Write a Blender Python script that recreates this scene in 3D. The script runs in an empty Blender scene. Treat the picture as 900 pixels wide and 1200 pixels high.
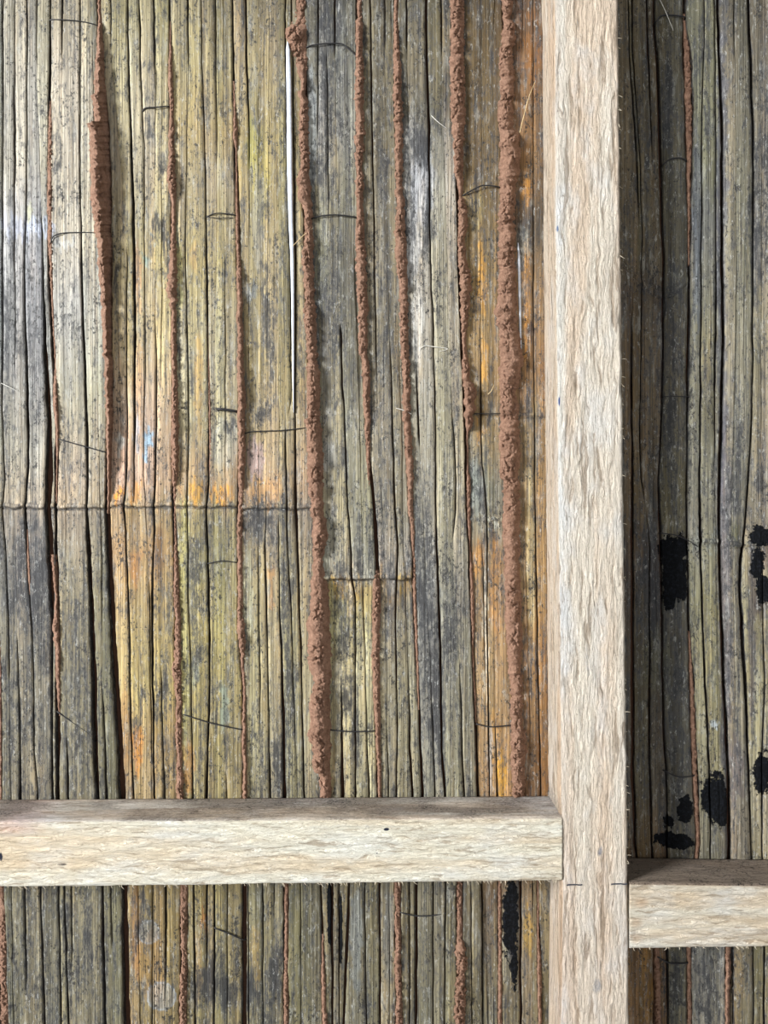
import bpy, math, random
import numpy as np

C = bpy.context.scene.collection
D = 0.65                 # camera to bamboo wall, metres
S = D / 900.0            # one millimetre-ish unit of the wall drawing
ZC = 1.4                 # height of the wall centre
random.seed(4)
rng = np.random.RandomState(7)

def W(x, y, h):
    """wall drawing coordinates (x right, y down, h out of the wall) -> world arrays"""
    x, y, h = np.broadcast_arrays(np.asarray(x, float), np.asarray(y, float), np.asarray(h, float))
    return np.stack([(x-450)*S, -h*S, ZC + (600-y)*S], axis=-1)

# ------------------------------------------------------------------ noise
def _h(i, j, seed):
    n = (i.astype(np.int64)*374761393 + j.astype(np.int64)*668265263 + seed*1442695041) & 0xffffffff
    n = ((n ^ (n >> 13))*1274126177) & 0xffffffff
    n = (n ^ (n >> 16)) & 0xffffff
    return n/float(0xffffff)
def vn(x, y, seed=0):
    x, y = np.broadcast_arrays(np.asarray(x, float), np.asarray(y, float))
    i = np.floor(x); j = np.floor(y); u = x-i; v = y-j
    u = u*u*(3-2*u); v = v*v*(3-2*v)
    a = _h(i, j, seed); b = _h(i+1, j, seed); c = _h(i, j+1, seed); d = _h(i+1, j+1, seed)
    return (a*(1-u)+b*u)*(1-v) + (c*(1-u)+d*u)*v
def fbm(x, y, seed=0, o=4):
    r = 0; a = 1; t = 0
    for k in range(o):
        r = r + a*vn(np.asarray(x)*2**k, np.asarray(y)*2**k, seed+k*17); t += a; a *= .5
    return r/t*2-1
def worley(x, y, seed=0):
    x, y = np.broadcast_arrays(np.asarray(x, float), np.asarray(y, float))
    i = np.floor(x); j = np.floor(y); f1 = np.full(x.shape, 9.); f2 = np.full(x.shape, 9.)
    for di in (-1, 0, 1):
        for dj in (-1, 0, 1):
            a = i+di; b = j+dj
            px = a + _h(a, b, seed); py = b + _h(a, b, seed+5)
            d = np.sqrt((px-x)**2+(py-y)**2)
            f2 = np.minimum(f2, np.maximum(f1, d)); f1 = np.minimum(f1, d)
    return f1, f2

def lin(c):
    c = np.asarray(c, float)/255.
    return np.where(c <= .04045, c/12.92, ((c+.055)/1.055)**2.4)

# ------------------------------------------------------------------ object helpers
def tag(o, label=None, cat=None, group=None, kind=None):
    if label: o['label'] = label
    if cat: o['category'] = cat
    if group: o['group'] = group
    if kind: o['kind'] = kind
    return o
def empty(name, loc, label, cat, group=None):
    o = bpy.data.objects.new(name, None); C.objects.link(o); o.location = loc
    o.empty_display_size = .02
    return tag(o, label, cat, group)
def mesh_obj(name, verts, faces, mat, parent=None, attrs=None, smooth=True, origin=None):
    v = np.array(verts, float).reshape(-1, 3)
    if parent is not None: v = v - np.array(parent.location)
    elif origin is not None: v = v - np.array(origin)
    me = bpy.data.meshes.new(name)
    q = np.asarray(faces, dtype=np.int32)
    me.vertices.add(len(v)); me.vertices.foreach_set('co', v.ravel())
    n = q.shape[1]
    me.loops.add(q.size); me.loops.foreach_set('vertex_index', q.ravel())
    me.polygons.add(len(q))
    me.polygons.foreach_set('loop_start', np.arange(0, q.size, n, dtype=np.int32))
    me.polygons.foreach_set('loop_total', np.full(len(q), n, dtype=np.int32))
    me.update(calc_edges=True); me.validate()
    me.polygons.foreach_set('use_smooth', np.full(len(me.polygons), smooth))
    if attrs:
        for k, a in attrs.items():
            a = np.asarray(a, float)
            if a.ndim == 2:
                at = me.attributes.new(k, 'FLOAT_COLOR', 'POINT')
                at.data.foreach_set('color', np.concatenate([a, np.ones((len(a), 1))], 1).ravel())
            else:
                at = me.attributes.new(k, 'FLOAT', 'POINT'); at.data.foreach_set('value', a.ravel())
    me.materials.append(mat)
    o = bpy.data.objects.new(name, me); C.objects.link(o)
    if parent is not None: o.parent = parent
    elif origin is not None: o.location = origin
    return o
def grid_faces(nr, nc, base=0, flip=False, wrap=False):
    r = np.arange(nr-1)[:, None]; m = nc if wrap else nc-1
    c = np.arange(m)[None, :]; c2 = (c+1) % nc
    a = base+r*nc+c; b = base+r*nc+c2; d = base+(r+1)*nc+c; e = base+(r+1)*nc+c2
    f = np.stack([a, d, e, b] if not flip else [a, b, e, d], -1)
    return f.reshape(-1, 4)

# ------------------------------------------------------------------ materials
class M:
    def __init__(s, name):
        s.m = bpy.data.materials.new(name); s.m.use_nodes = True
        s.t = s.m.node_tree; s.b = s.t.nodes['Principled BSDF']
        s.pos = s.t.nodes.new('ShaderNodeNewGeometry').outputs['Position']
    def n(s, ty, **k):
        x = s.t.nodes.new(ty)
        for a, v in k.items(): setattr(x, a, v)
        return x
    def l(s, a, b): s.t.links.new(a, b)
    def inp(s, sock, v):
        if hasattr(v, 'is_output'): s.l(v, sock)
        else: sock.default_value = v
    def scaled(s, sc, src=None):
        x = s.n('ShaderNodeVectorMath', operation='MULTIPLY'); s.l(src or s.pos, x.inputs[0]); x.inputs[1].default_value = sc
        return x.outputs[0]
    def noise(s, sc, detail=4, rough=.6, dist=0, vec=None):
        x = s.n('ShaderNodeTexNoise'); x.inputs['Scale'].default_value = 1
        x.inputs['Detail'].default_value = detail; x.inputs['Roughness'].default_value = rough; x.inputs['Distortion'].default_value = dist
        s.l(s.scaled(sc, vec), x.inputs['Vector']); return x.outputs['Fac']
    def vor(s, sc, feature='F1', rand=1):
        x = s.n('ShaderNodeTexVoronoi', feature=feature); x.inputs['Scale'].default_value = 1
        s.l(s.scaled(sc), x.inputs['Vector']); return x.outputs['Distance']
    def ramp(s, v, a, b, lo=0, hi=1):
        x = s.n('ShaderNodeMapRange'); x.interpolation_type = 'SMOOTHSTEP'
        s.inp(x.inputs[0], v); x.inputs[1].default_value = a; x.inputs[2].default_value = b
        x.inputs[3].default_value = lo; x.inputs[4].default_value = hi; return x.outputs[0]
    def math(s, op, a, b=0, c=0):
        x = s.n('ShaderNodeMath', operation=op); s.inp(x.inputs[0], a); s.inp(x.inputs[1], b); s.inp(x.inputs[2], c); return x.outputs[0]
    def mix(s, f, a, b, mode='MIX'):
        x = s.n('ShaderNodeMix', data_type='RGBA', blend_type=mode)
        s.inp(x.inputs[0], f)
        for sock, v in ((x.inputs[6], a), (x.inputs[7], b)):
            if hasattr(v, 'is_output'): s.l(v, sock)
            else: sock.default_value = (*v, 1) if len(v) == 3 else v
        return x.outputs[2]
    def grey(s, v):
        x = s.n('ShaderNodeCombineColor'); [s.l(v, x.inputs[i]) for i in range(3)]; return x.outputs[0]
    def attr(s, name, col=False):
        x = s.n('ShaderNodeAttribute', attribute_name=name); return x.outputs['Color'] if col else x.outputs['Fac']
    def bump(s, h, dist, strength=1, normal=None):
        x = s.n('ShaderNodeBump'); s.inp(x.inputs['Height'], h); x.inputs['Distance'].default_value = dist
        x.inputs['Strength'].default_value = strength
        if normal is not None: s.l(normal, x.inputs['Normal'])
        return x.outputs[0]
    def out(s, col, rough=.7, normal=None, spec=.4):
        s.inp(s.b.inputs['Base Color'], col if hasattr(col, 'is_output') else (*col, 1))
        s.inp(s.b.inputs['Roughness'], rough); s.b.inputs['Specular IOR Level'].default_value = spec
        if normal is not None: s.l(normal, s.b.inputs['Normal'])
        return s.m

def mat_bamboo():
    m = M('weathered_bamboo')
    col = m.attr('col', True); mild = m.attr('mild'); tar = m.attr('tar')
    s1 = m.noise((300, 300, 6), 5, .6)
    s2 = m.noise((760, 760, 12), 5, .7)
    c = m.mix(1, col, m.grey(m.ramp(s1, .32, .68, .64, 1.34)), 'MULTIPLY')
    c = m.mix(1, c, m.grey(m.ramp(s2, .34, .66, .62, 1.36)), 'MULTIPLY')
    # pale waxy bloom
    pale = m.noise((170, 170, 40), 6, .75, .3)
    c = m.mix(m.ramp(pale, .52, .68, 0, .42), c, (.42, .425, .39))
    # yellow-brown drift
    hue = m.noise((200, 200, 12), 4, .6)
    c = m.mix(m.ramp(hue, .5, .75, 0, .5), c, m.mix(1, c, (1.10, .92, .72), 'MULTIPLY'))
    # grey-blue mildew in ragged patches and long smears
    s3 = m.noise((95, 95, 34), 7, .75, .7)
    sm = m.noise((260, 260, 16), 6, .7, .3)
    fine = m.noise((300, 300, 130), 6, .85)
    a = m.math('ADD', m.math('MULTIPLY', s3, .55), m.math('MULTIPLY', sm, .45))
    a = m.math('ADD', a, m.math('MULTIPLY', mild, .15))
    a = m.math('ADD', a, m.math('MULTIPLY', m.math('SUBTRACT', fine, .5), .62))
    c = m.mix(m.ramp(a, .485, .60, 0, .62), c, (.070, .073, .078))
    c = m.mix(m.ramp(a, .56, .66, 0, .72), c, (.018, .019, .023))
    # pepper specks, larger spots
    sp = m.noise((400, 400, 250), 4, .8)
    spm = m.noise((60, 60, 26), 3, .6)
    sp = m.math('ADD', sp, m.math('MULTIPLY', m.math('SUBTRACT', spm, .5), .40))
    c = m.mix(m.ramp(sp, .575, .63, 0, .9), c, (.024, .022, .020))
    sp2 = m.noise((380, 380, 160), 4, .8, vec=m.scaled((1, 1, -1)))
    c = m.mix(m.ramp(sp2, .58, .66, 0, .40), c, (.60, .60, .56))
    # dark hairlines along the fibre
    hl = m.noise((800, 800, 5), 3, .6)
    c = m.mix(m.ramp(hl, .63, .71, 0, .68), c, (.030, .026, .020))
    # tar
    tn = m.math('ADD', m.math('MULTIPLY', m.noise((110, 110, 90), 3, .6, .5), .55), m.math('MULTIPLY', m.noise((330, 330, 330), 6, .75), .45))
    tm = m.ramp(m.math('ADD', tar, m.math('MULTIPLY', m.math('SUBTRACT', tn, .5), 2.6)), .48, .52)
    tn2 = m.noise((380, 380, 380), 4, .7)
    tc = m.mix(m.ramp(tn2, .45, .7), (.0035, .004, .005), (.012, .014, .019))
    c = m.mix(tm, c, tc)
    h = m.math('ADD', m.math('MULTIPLY', s2, 1.2), m.math('MULTIPLY', hl, -.5))
    h = m.math('ADD', h, m.math('MULTIPLY', fine, .7)); h = m.math('ADD', h, m.math('MULTIPLY', s1, 1.2))
    h = m.math('ADD', h, m.math('MULTIPLY', tm, m.math('ADD', m.math('MULTIPLY', tn2, 3), .3)))
    n = m.bump(h, .0011, .9)
    r = m.ramp(pale, .3, .8, .60, .40)
    mm = m.out(c, m.mix(tm, m.grey(r), (.7, .7, .7)), n, .40)
    m.l(m.ramp(tm, 0, 1, .40, .12), m.b.inputs['Specular IOR Level'])
    return mm

def mat_clay():
    m = M('red_clay')
    a = m.noise((200, 200, 200), 6, .75); b = m.noise((620, 620, 620), 5, .8)
    c = m.mix(m.ramp(a, .3, .7), (.25, .135, .083), (.49, .285, .192))
    c = m.mix(m.ramp(b, .56, .70, 0, .5), c, (.56, .38, .275))
    c = m.mix(m.ramp(b, .44, .34, 0, .6), c, (.10, .042, .024))
    n = m.bump(m.math('ADD', b, m.math('MULTIPLY', a, 1.5)), .0022, 1)
    return m.out(c, m.ramp(a, .3, .7, .85, .55), n, .35)

def mat_wood(name, post):
    m = M(name)
    k = (1, 1, 1) if post else None
    def sc(across, along, deep): return (across, deep, along) if post else (along, deep, across)
    warp = m.noise(sc(160, 60, 160), 3, .5)
    wv = m.n('ShaderNodeCombineXYZ'); w2 = m.math('MULTIPLY', m.math('SUBTRACT', warp, .5), .006)
    m.l(w2, wv.inputs[0 if post else 2])
    add = m.n('ShaderNodeVectorMath', operation='ADD'); m.l(m.pos, add.inputs[0]); m.l(wv.outputs[0], add.inputs[1]); P = add.outputs[0]
    if post:
        fur = m.noise((230, 230, 20), 4, .62, .6, vec=P)
        fib = m.noise((480, 480, 90), 5, .85, .5, vec=P)
    else:
        fur = m.noise((34, 300, 300), 5, .7, .8, vec=P)
        fib = m.noise((120, 520, 520), 5, .85, .6, vec=P)
    fz = m.noise((500, 500, 500), 4, .85)
    band = m.noise(sc(55, 2.5, 55), 3, .5, vec=P)
    blot = m.noise(sc(40, 16, 40), 4, .6)
    if post: c0, c1, c2, dark = (.83, .74, .61), (.80, .63, .47), (.84, .82, .78), (.30, .215, .145)
    else: c0, c1, c2, dark = (.86, .81, .66), (.80, .66, .47), (.86, .85, .78), (.34, .25, .16)
    c = m.mix(m.ramp(band, .42, .60, 0, .8), c0, c1)
    c = m.mix(m.ramp(blot, .45, .68, 0, .65), c, c2)
    c = m.mix(m.ramp(fur, .46, .36, 0, .68), c, dark)
    c = m.mix(m.ramp(fib, .44, .30, 0, .75), c, dark)
    c = m.mix(m.ramp(fib, .56, .68, 0, .55), c, (.86, .83, .76))
    c = m.mix(m.ramp(fz, .40, .32, 0, .7), c, dark)
    tint = m.attr('tint', True); c = m.mix(1, c, tint, 'MULTIPLY')
    dirt = m.attr('dirt')
    dn = m.noise((420, 420, 420) if post else (330, 500, 900), 6, .75)
    dm = m.ramp(m.math('ADD', m.math('MULTIPLY', dirt, .85), m.math('SUBTRACT', dn, .5)), .15, .65)
    c = m.mix(m.math('MULTIPLY', dm, .72), c, (.20, .165, .135))
    pep = m.math('ADD', m.noise((480, 600, 600), 4, .8), m.math('MULTIPLY', m.math('SUBTRACT', m.noise((60, 60, 60), 3, .6), .5), .35))
    c = m.mix(m.math('MULTIPLY', m.ramp(pep, .52, .66), m.ramp(dirt, .3, .8)), c, (.02, .017, .015))
    ink = m.attr('ink')
    im = m.ramp(m.math('ADD', ink, m.math('MULTIPLY', m.math('SUBTRACT', fib, .5), .7)), .35, .65)
    c = m.mix(im, c, m.attr('inkcol', True))
    h = m.math('ADD', m.math('MULTIPLY', fur, 2.6), m.math('MULTIPLY', fib, 1.5)); h = m.math('ADD', h, m.math('MULTIPLY', fz, .5))
    n = m.bump(h, .0030 if post else .0016, 1)
    return m.out(c, .85, n, .25)

def mat_flat(name, col, rough=.6, spec=.4, metal=0, var=.25):
    m = M(name); n = m.noise((500, 500, 500), 4, .6)
    c = m.mix(1, (*col, 1), m.grey(m.ramp(n, .3, .7, 1-var, 1+var)), 'MULTIPLY')
    m.b.inputs['Metallic'].default_value = metal
    return m.out(c, rough, m.bump(n, .0002, .5), spec)

BAM = mat_bamboo(); CLAY = mat_clay()
POSTM = mat_wood('rough_sawn_post_timber', True); RAILM = mat_wood('rough_sawn_rail_timber', False)
WIRE = mat_flat('oxidised_tie_wire', (.022, .021, .022), .5, .5, .3)
STRAW = mat_flat('dry_straw', (.60, .45, .24), .6); PALE = mat_flat('pale_fibre', (.62, .60, .54), .6)
EDGE_HILITE = mat_flat('painted_edge_highlight', (.62, .66, .72), .35, .5, 0, .12)  # near-white colour standing for a specular bamboo edge
m = M('earth_backing'); a = m.noise((150, 150, 150), 5, .6)
EARTH = m.out(m.mix(a, (.035, .016, .009), (.085, .038, .02)), .95, m.bump(a, .002))

# ------------------------------------------------------------------ bamboo wall
# every line: kind ('s' culm boundary, 'g' open split, 'c' partial crack) + (y, x, width) ...
L = [
('s', 'A', [(-40,-150,2),(1240,-146,2)]),
('g', '', [(-40,-116,1.5),(1240,-110,2)]),
('c', '', [(-40,-92,1),(1240,-88,1)]),
('g', '', [(-40,-66,2),(600,-62,2.4),(1240,-60,2)]),
('c', '', [(-40,-36,1.2),(700,-34,1.4),(1240,-30,1)]),
('g', '', [(-40,-6,1),(600,-6,2),(700,-3,3),(800,0,4),(900,1,5),(985,2,5),(1040,3,7),(1240,6,11)]),
('c', '', [(-40,5,1),(300,4,1),(400,5,.8),(480,3.5,.8),(560,7,1),(596,4,1.2),(640,7,1),(700,10,1),(770,11.5,.8),(800,12,0),(1000,14,0),(1040,14,0),(1240,17,0)]),
('c', '', [(-40,18,0),(140,18,.6),(300,18,.7),(400,19,.4),(450,19,0),(740,21,0),(770,22,1),(850,24,1.6),(930,25,2.6),(1000,27,1.5),(1040,29,1.2),(1150,31,.8),(1165,31,0),(1240,32,0)]),
('g', '', [(-40,33,.8),(100,32,1),(250,31.5,1),(300,28.5,1.2),(350,29,1.5),(400,31,2),(450,32.5,2.2),(500,34,2.8),(540,34,2.2),(575,31.5,2),(596,30,2),(640,32.5,2.4),(690,35,1.3),(730,38,1.2),(800,40,1.2),(880,41,.8),(930,45,.8),(1000,47,1.4),(1040,48,1.8),(1110,50,2),(1200,53,2.6),(1240,54,2.6)]),
('g', '', [(-40,44,1.5),(30,44,1.2),(60,43.5,.6),(90,44,0),(250,49,0),(270,49.5,1),(300,50,1.4),(340,51.5,1.8),(400,53,3.5),(450,55.5,4.6),(500,58,5.5),(560,57.5,7),(596,56,7),(640,59,7.5),(690,60.5,5),(740,61.5,2),(800,61,2),(930,62,1.6),(1000,68,1),(1040,69,1.2),(1240,73,1.2)]),
('s', 'B', [(-40,60,1.2),(60,59.5,2.6),(115,58.5,3.6),(150,58.5,4),(300,58.5,5),(350,60,4.5),(400,62.5,4),(450,65,3.5),(500,67,4),(560,67,4),(596,66,3),(640,66.5,3),(690,67,4),(760,68,5),(860,68.5,5),(930,68,4),(1000,75,3),(1040,76,2),(1200,81,2.2),(1240,82,2.2)]),
('c', '', [(-40,74,1.6),(40,74,1),(70,74,0),(860,80,0),(890,81,1.5),(930,81,2),(1000,84,1.2),(1040,84.5,1),(1110,85,.7),(1130,85,0),(1240,88,0)]),
('g', '', [(-40,95,.8),(25,95,1),(180,95,1.3),(250,96,1.5),(330,97,1.6),(400,99,2),(450,101,2.5),(500,103,3),(560,103.5,2.4),(596,103,3),(640,105,4.6),(700,108,4.8),(760,110,5.2),(820,112,5.6),(880,113,5.2),(930,115,4.6),(1000,101,4),(1040,98,4.5),(1100,99,5.5),(1150,101,6.5),(1240,102,6.5)][:15]+[(940,115,4.6),(1000,117,3),(1040,98,4.5)][:0]+[(985,117,3),(1030,121,2),(1240,125,2.4)]),
('c', '', [(-40,108,0),(800,121.5,0),(830,123,1),(880,124,1.6),(930,126,2.6),(985,128,2),(1040,131,1.2),(1100,132,.8),(1110,132,0),(1240,134,0)]),
('s', 'C', [(-40,115,4),(50,118,5),(100,120,6),(150,124,8),(200,127,8),(300,128,7),(400,129,6),(500,129,6),(560,127,5),(596,125.5,5),(640,128,6),(700,131,6.2),(760,134,7),(820,138,7),(880,141,7),(930,143.5,7.5),(985,145,7),(1040,146,6),(1200,149,7.5),(1240,150,7.5)]),
('c', '', [(-40,129.5,1.2),(40,131,.9),(60,131,0),(290,150,0),(300,150,.6),(350,150,.9),(420,149,1.1),(500,150,1.1),(560,149,1.6),(596,146,2.2),(620,148,1.6),(700,151,1.6),(760,152.5,1),(850,154,.8),(930,157,.8),(985,160,.0),(1240,165,0)]),
('g', '', [(-40,149.5,1.4),(100,152,1.6),(180,155,2),(250,157,2.6),(300,158,3),(400,159,2.6),(500,158.5,1.6),(570,158,.8),(596,158,0),(680,160,0),(930,168,0),(1030,178.5,0),(1040,179.5,1),(1240,178.5,1.2)]),
('c', '', [(-40,163,1.5),(60,165,1.6),(130,167.5,.9),(170,170,.9),(300,170,.7),(430,171,.6),(500,170,.5),(560,169,0),(670,175,0),(700,176,.7),(860,178,.7),(900,178,0),(1240,182,0)]),
('c', '', [(-40,180,1),(60,182,.8),(85,182,0),(370,183,0),(400,183.5,.7),(450,184,1),(540,183,1.2),(596,181,2),(620,182,1.6),(650,180,1.2),(700,179,2),(760,178.8,2),(830,179,2),(930,181,1.6),(985,187,1),(1040,194.5,1.6),(1100,195,1.4),(1180,195,0),(1240,195,0)]),
('c', '', [(-40,190,0),(780,189,0),(800,190,.8),(880,192,1.2),(930,193.5,1.8),(985,196,0),(1040,203,0),(1240,203,0)]),
('s', 'D', [(-40,198,1.5),(60,200,2),(100,200,4),(200,202,4),(300,203,4),(400,204,4),(500,205,4),(596,204,4),(640,206,4),(760,208,5),(860,210,5),(930,211,5),(985,214,5),(1040,216,7),(1240,214,8)]),
('c', '', [(-40,220,1.6),(60,221,1),(85,221,0),(250,217,0),(300,217.5,.7),(400,220.5,1.1),(500,221.5,.9),(596,219.5,1.1),(700,221.5,.9),(780,224,.9),(850,225,1.2),(930,226,1.5),(1040,227.5,1.5),(1240,229,1.5)]),
('g', '', [(-40,237,.8),(60,237,1),(130,239,1),(200,241,1.1),(300,242.5,1.2),(400,244,1.4),(500,246,1.8),(560,245,1.6),(596,242.5,2),(660,244,2.1),(740,246,2.1),(830,246,1.8),(880,244,1.6),(930,242.5,2.6),(1040,242.5,1.2),(1120,243,.8),(1140,243,0),(1240,243,0)]),
('c', '', [(-40,253,1.6),(60,253.5,1.1),(170,255,.6),(200,255,0),(760,250,0),(850,251,0),(930,252,0),(1000,252,1),(1040,252,1.6),(1240,251.5,1.8)]),
('c', '', [(-40,262,0),(900,265,0),(930,266,.7),(1040,267,.7),(1200,267,.4),(1240,267,0)]),
('s', 'E', [(-40,272.5,1.5),(100,274,2),(200,277,4),(300,280,4),(400,282,4),(500,283,5),(596,281,5),(700,281,4),(740,281.5,5),(800,285,3.4),(860,286,4),(930,287,4),(1040,286.5,5),(1240,286.5,5.5)]),
('c', '', [(-40,287,2),(60,289,1.6),(120,291.5,1.1),(185,292.5,.6),(200,292.5,0),(985,292,0),(1040,290.8,.8),(1240,292,.8)]),
('c', '', [(-40,303,0),(630,303,0),(660,303,.7),(800,305,.7),(870,305,0),(1030,308,0),(1050,308,.7),(1240,309,.5)]),
('c', '', [(-40,316,0),(610,312,0),(640,311,.8),(720,313,.9),(800,315,.9),(880,316,1.2),(930,317,1.6),(1000,321,.8),(1040,322,.8),(1080,322,0),(1240,323,0)]),
('g', '', [(-40,327,0),(600,327,0),(640,327,.9),(700,328,1.1),(760,330,1.6),(830,332,2.6),(880,333,3),(930,334,3.2),(1040,335.5,5.5),(1240,335.5,6)]),
('c', '', [(-40,334,1.4),(60,335,1.1),(140,336,1),(200,337.5,.8),(300,340,.8),(400,341,.8),(470,341,.6),(490,338,0),(500,335,0),(520,335,1),(596,336.5,1.3),(640,337.5,.8),(700,341,.9),(760,343,.6),(850,346,.4),(930,349,0),(1040,352.5,.5),(1240,353,.5)]),
('g', '', [(-40,341,.9),(100,343.5,1),(250,345,1),(300,346.5,1),(480,346,1.1),(560,346.5,2),(596,347,2.6),(640,349,2.1),(680,350,2.1),(760,353,1.3),(850,355,1.1),(930,357,1.1),(985,362,0),(1240,366,0)]),
('s', 'F', [(-40,350,8),(60,355,8),(100,357,5),(150,356,6),(250,358,6),(300,360,6),(400,364,7),(500,367,7),(596,371,6),(650,373,6),(700,373,8),(800,376,10),(880,380,10),(930,382,9),(985,379,5),(1040,376,1.4),(1100,378,2),(1150,379,3.4),(1240,382,5)]),
('c', '', [(-40,372.5,1.1),(60,373,.9),(150,373,.5),(165,373,0),(596,380,0),(760,392,0),(930,392,0),(1000,389,1),(1040,389,2.4),(1200,390,2),(1240,390,2)]),
('c', '', [(-40,383,0),(60,383,0),(100,384,.9),(200,385,.7),(240,386,.4),(260,386,0),(596,390,0),(790,400,0),(840,400.5,1.6),(880,401,2.4),(930,402,3.8),(985,399,1),(1040,397.5,.9),(1240,398,.8)]),
('g', '', [(-40,392,1.6),(50,393,1.1),(70,393,0),(380,399,0),(392,400,1.6),(450,401,1.7),(480,404,1.2),(596,407.5,1.2),(620,410,1.2),(650,412,1.6),(680,412.5,2),(700,416,1.2),(760,417,1.2),(850,416.5,1.2),(930,417,1.6),(985,412,1),(1040,409,1.5),(1100,407,3),(1200,402.5,2),(1240,401,2)]),
('c', '', [(-40,404,0),(596,424,0),(680,426,.0),(700,426,.5),(850,430,.5),(900,432,1),(930,433,1.2),(985,430,.6),(1040,427.5,.8),(1240,430,.8)]),
('s', 'G', [(-40,420,5),(200,421,5),(300,423,5),(400,426,5),(440,428,5),(500,431,4),(540,433,3),(560,435,3),(596,438.5,3.4),(640,441.5,5),(670,442.5,4),(700,441,5),(760,439.5,5),(850,442,5),(930,444,4),(1040,444.5,1.8),(1240,446,1.8)]),
('c', '', [(-40,434,1.2),(150,436,1.3),(300,439,1.1),(420,441,.8),(450,442,0),(680,452,0),(840,453,0),(900,455,.8),(930,455,.8),(985,456,0),(1240,456,0)]),
('g', '', [(-40,451,.9),(40,451,.9),(60,451,0),(400,457,0),(440,459,1),(500,460,1.1),(560,462,1.3),(596,463,1.6),(640,466,1.7),(700,464,1.4),(760,464,1.2),(850,465.5,1.2),(930,464.5,1.2),(985,465,4),(1040,466,7),(1200,467.5,7),(1240,468,7)]),
('c', '', [(-40,458,0),(440,468,0),(780,478,0),(840,480,1.1),(880,481,1.6),(930,483,2.6),(985,482,1),(1040,480,.8),(1240,480,.6)]),
('s', 'H', [(-40,464,4),(100,464,5),(200,467,6),(300,472,6),(400,474,6),(500,477,6),(560,480,5),(596,481,4),(640,484,3),(700,486,4),(760,488,3),(800,490,2.6),(860,492,2.2),(930,495.5,2.2),(985,491,2),(1040,488,2.4),(1240,488,2.4)]),
('c', '', [(-40,476,1.3),(50,477,1.1),(65,477,0),(430,488,0),(460,489,1.4),(510,491,1.4),(525,492,0),(800,505,0),(850,507,.8),(930,509.5,1),(985,508,.8),(1040,508,1),(1240,507,.8)]),
('g', '', [(-40,499,2),(60,500,2.2),(150,502.5,2.2),(200,503,1.6),(300,504,1.2),(400,508,1.2),(450,509.5,1.2),(500,510,1.3),(596,510.5,1.2),(640,511,1.6),(700,514,2.2),(760,516,2.2),(830,517,2.2),(880,518,2.2),(930,521.5,2.6),(1040,522,1.1),(1240,520,.9)]),
('c', '', [(-40,516,1.3),(55,517,.9),(70,517,0),(480,529,0),(510,532,1),(560,533.5,1.2),(600,533,1.5),(635,530,0),(780,538,0),(820,540,.9),(880,541,1.1),(930,544,1.6),(985,541,4),(1040,538,8),(1240,540,8)]),
('c', '', [(-40,527,0),(596,541,0),(930,552,0),(1030,552,.0),(1050,552,.7),(1240,553,.6)]),
('s', 'I', [(-40,537,4),(100,536,5),(200,535.5,5),(300,537,3.4),(400,541,3.2),(440,543,3.2),(500,545,3.2),(596,547.5,3.6),(640,550,3.4),(700,552,3.4),(760,554,3.2),(850,557,2.6),(930,559.5,2.2),(1040,564.5,1.8),(1110,565,1.2),(1240,566,1)]),
('c', '', [(-40,556,0),(640,564,0),(670,566.5,.6),(760,568,.6),(810,569,0),(930,568,0),(1240,572,0)]),
('c', '', [(-40,565,0),(380,562,0),(440,562,.8),(520,562.5,.9),(560,567,.9),(596,570,1.1),(640,571,1.1),(700,571,.9),(760,571.5,1.1),(830,572.5,1.3),(930,574,1.2),(985,577,0),(1240,579,0)]),
('g', '', [(-40,578,0),(840,580,0),(870,581,.6),(930,583,1.2),(985,584,2),(1040,585.5,4),(1240,586.5,4.6)]),
('s', 'J', [(-40,592,6),(100,593,7),(200,593,9),(400,596,9),(500,597,9),(596,599,9),(700,601,9),(800,604,8),(930,608,8),(1040,609.8,2.6),(1240,611,2.6)]),
('c', '', [(-40,612,0),(280,608,0),(300,608,.8),(420,611,.8),(440,611,0),(1030,624,0),(1045,624.5,.8),(1085,624.5,0),(1240,625,0)]),
('g', '', [(-40,625,.3),(420,625.5,.7),(487,626,.8),(596,627,.9),(700,629,1.1),(760,630,.9),(930,634,.8),(985,632,1.5),(1040,630,2.2),(1150,632,4.4),(1240,633,4)]),
('s', 'K', [(-40,668,3),(596,672,3),(1240,680,3)]),
('c', '', [(-40,735,1.1),(60,738,1.1),(150,744,1.1),(240,749,.6),(260,749,0),(360,740,0),(400,740,1.1),(460,740,2.2),(520,741,2.2),(600,741,3.2),(700,741.5,3.7),(880,741.5,4.2),(985,744,3.2),(1040,750,0),(1240,750,0)]),
('g', '', [(-40,740,1.1),(60,742,1.1),(130,746.5,1.1),(200,750.5,1.1),(280,753.5,.9),(310,752,1.1),(400,751.5,1.2),(500,750,1.3),(560,752,1),(596,757,.0),(640,762,.9),(760,762,1.1),(830,761,1.6),(880,761.5,1.6),(985,764,1.8),(1040,767,4),(1110,769,6),(1240,771,7)]),
('c', '', [(-40,757.5,2.6),(60,760,2.1),(100,762,1.6),(150,764,1),(185,765,0),(596,767,0),(985,775,0),(1240,776,0)]),
('s', 'L', [(-40,766.5,2),(30,767.5,2.2),(60,770,2.2),(130,773,2.6),(200,775,2.6),(300,778,2.2),(400,778,1.6),(480,776.5,1.3),(560,772.5,1.6),(600,773,2.2),(640,775,2.2),(700,776,1.7),(850,778,1.6),(900,781,1.2),(985,782.5,1.4),(1110,782.5,1.7),(1240,783,1.7)]),
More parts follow.
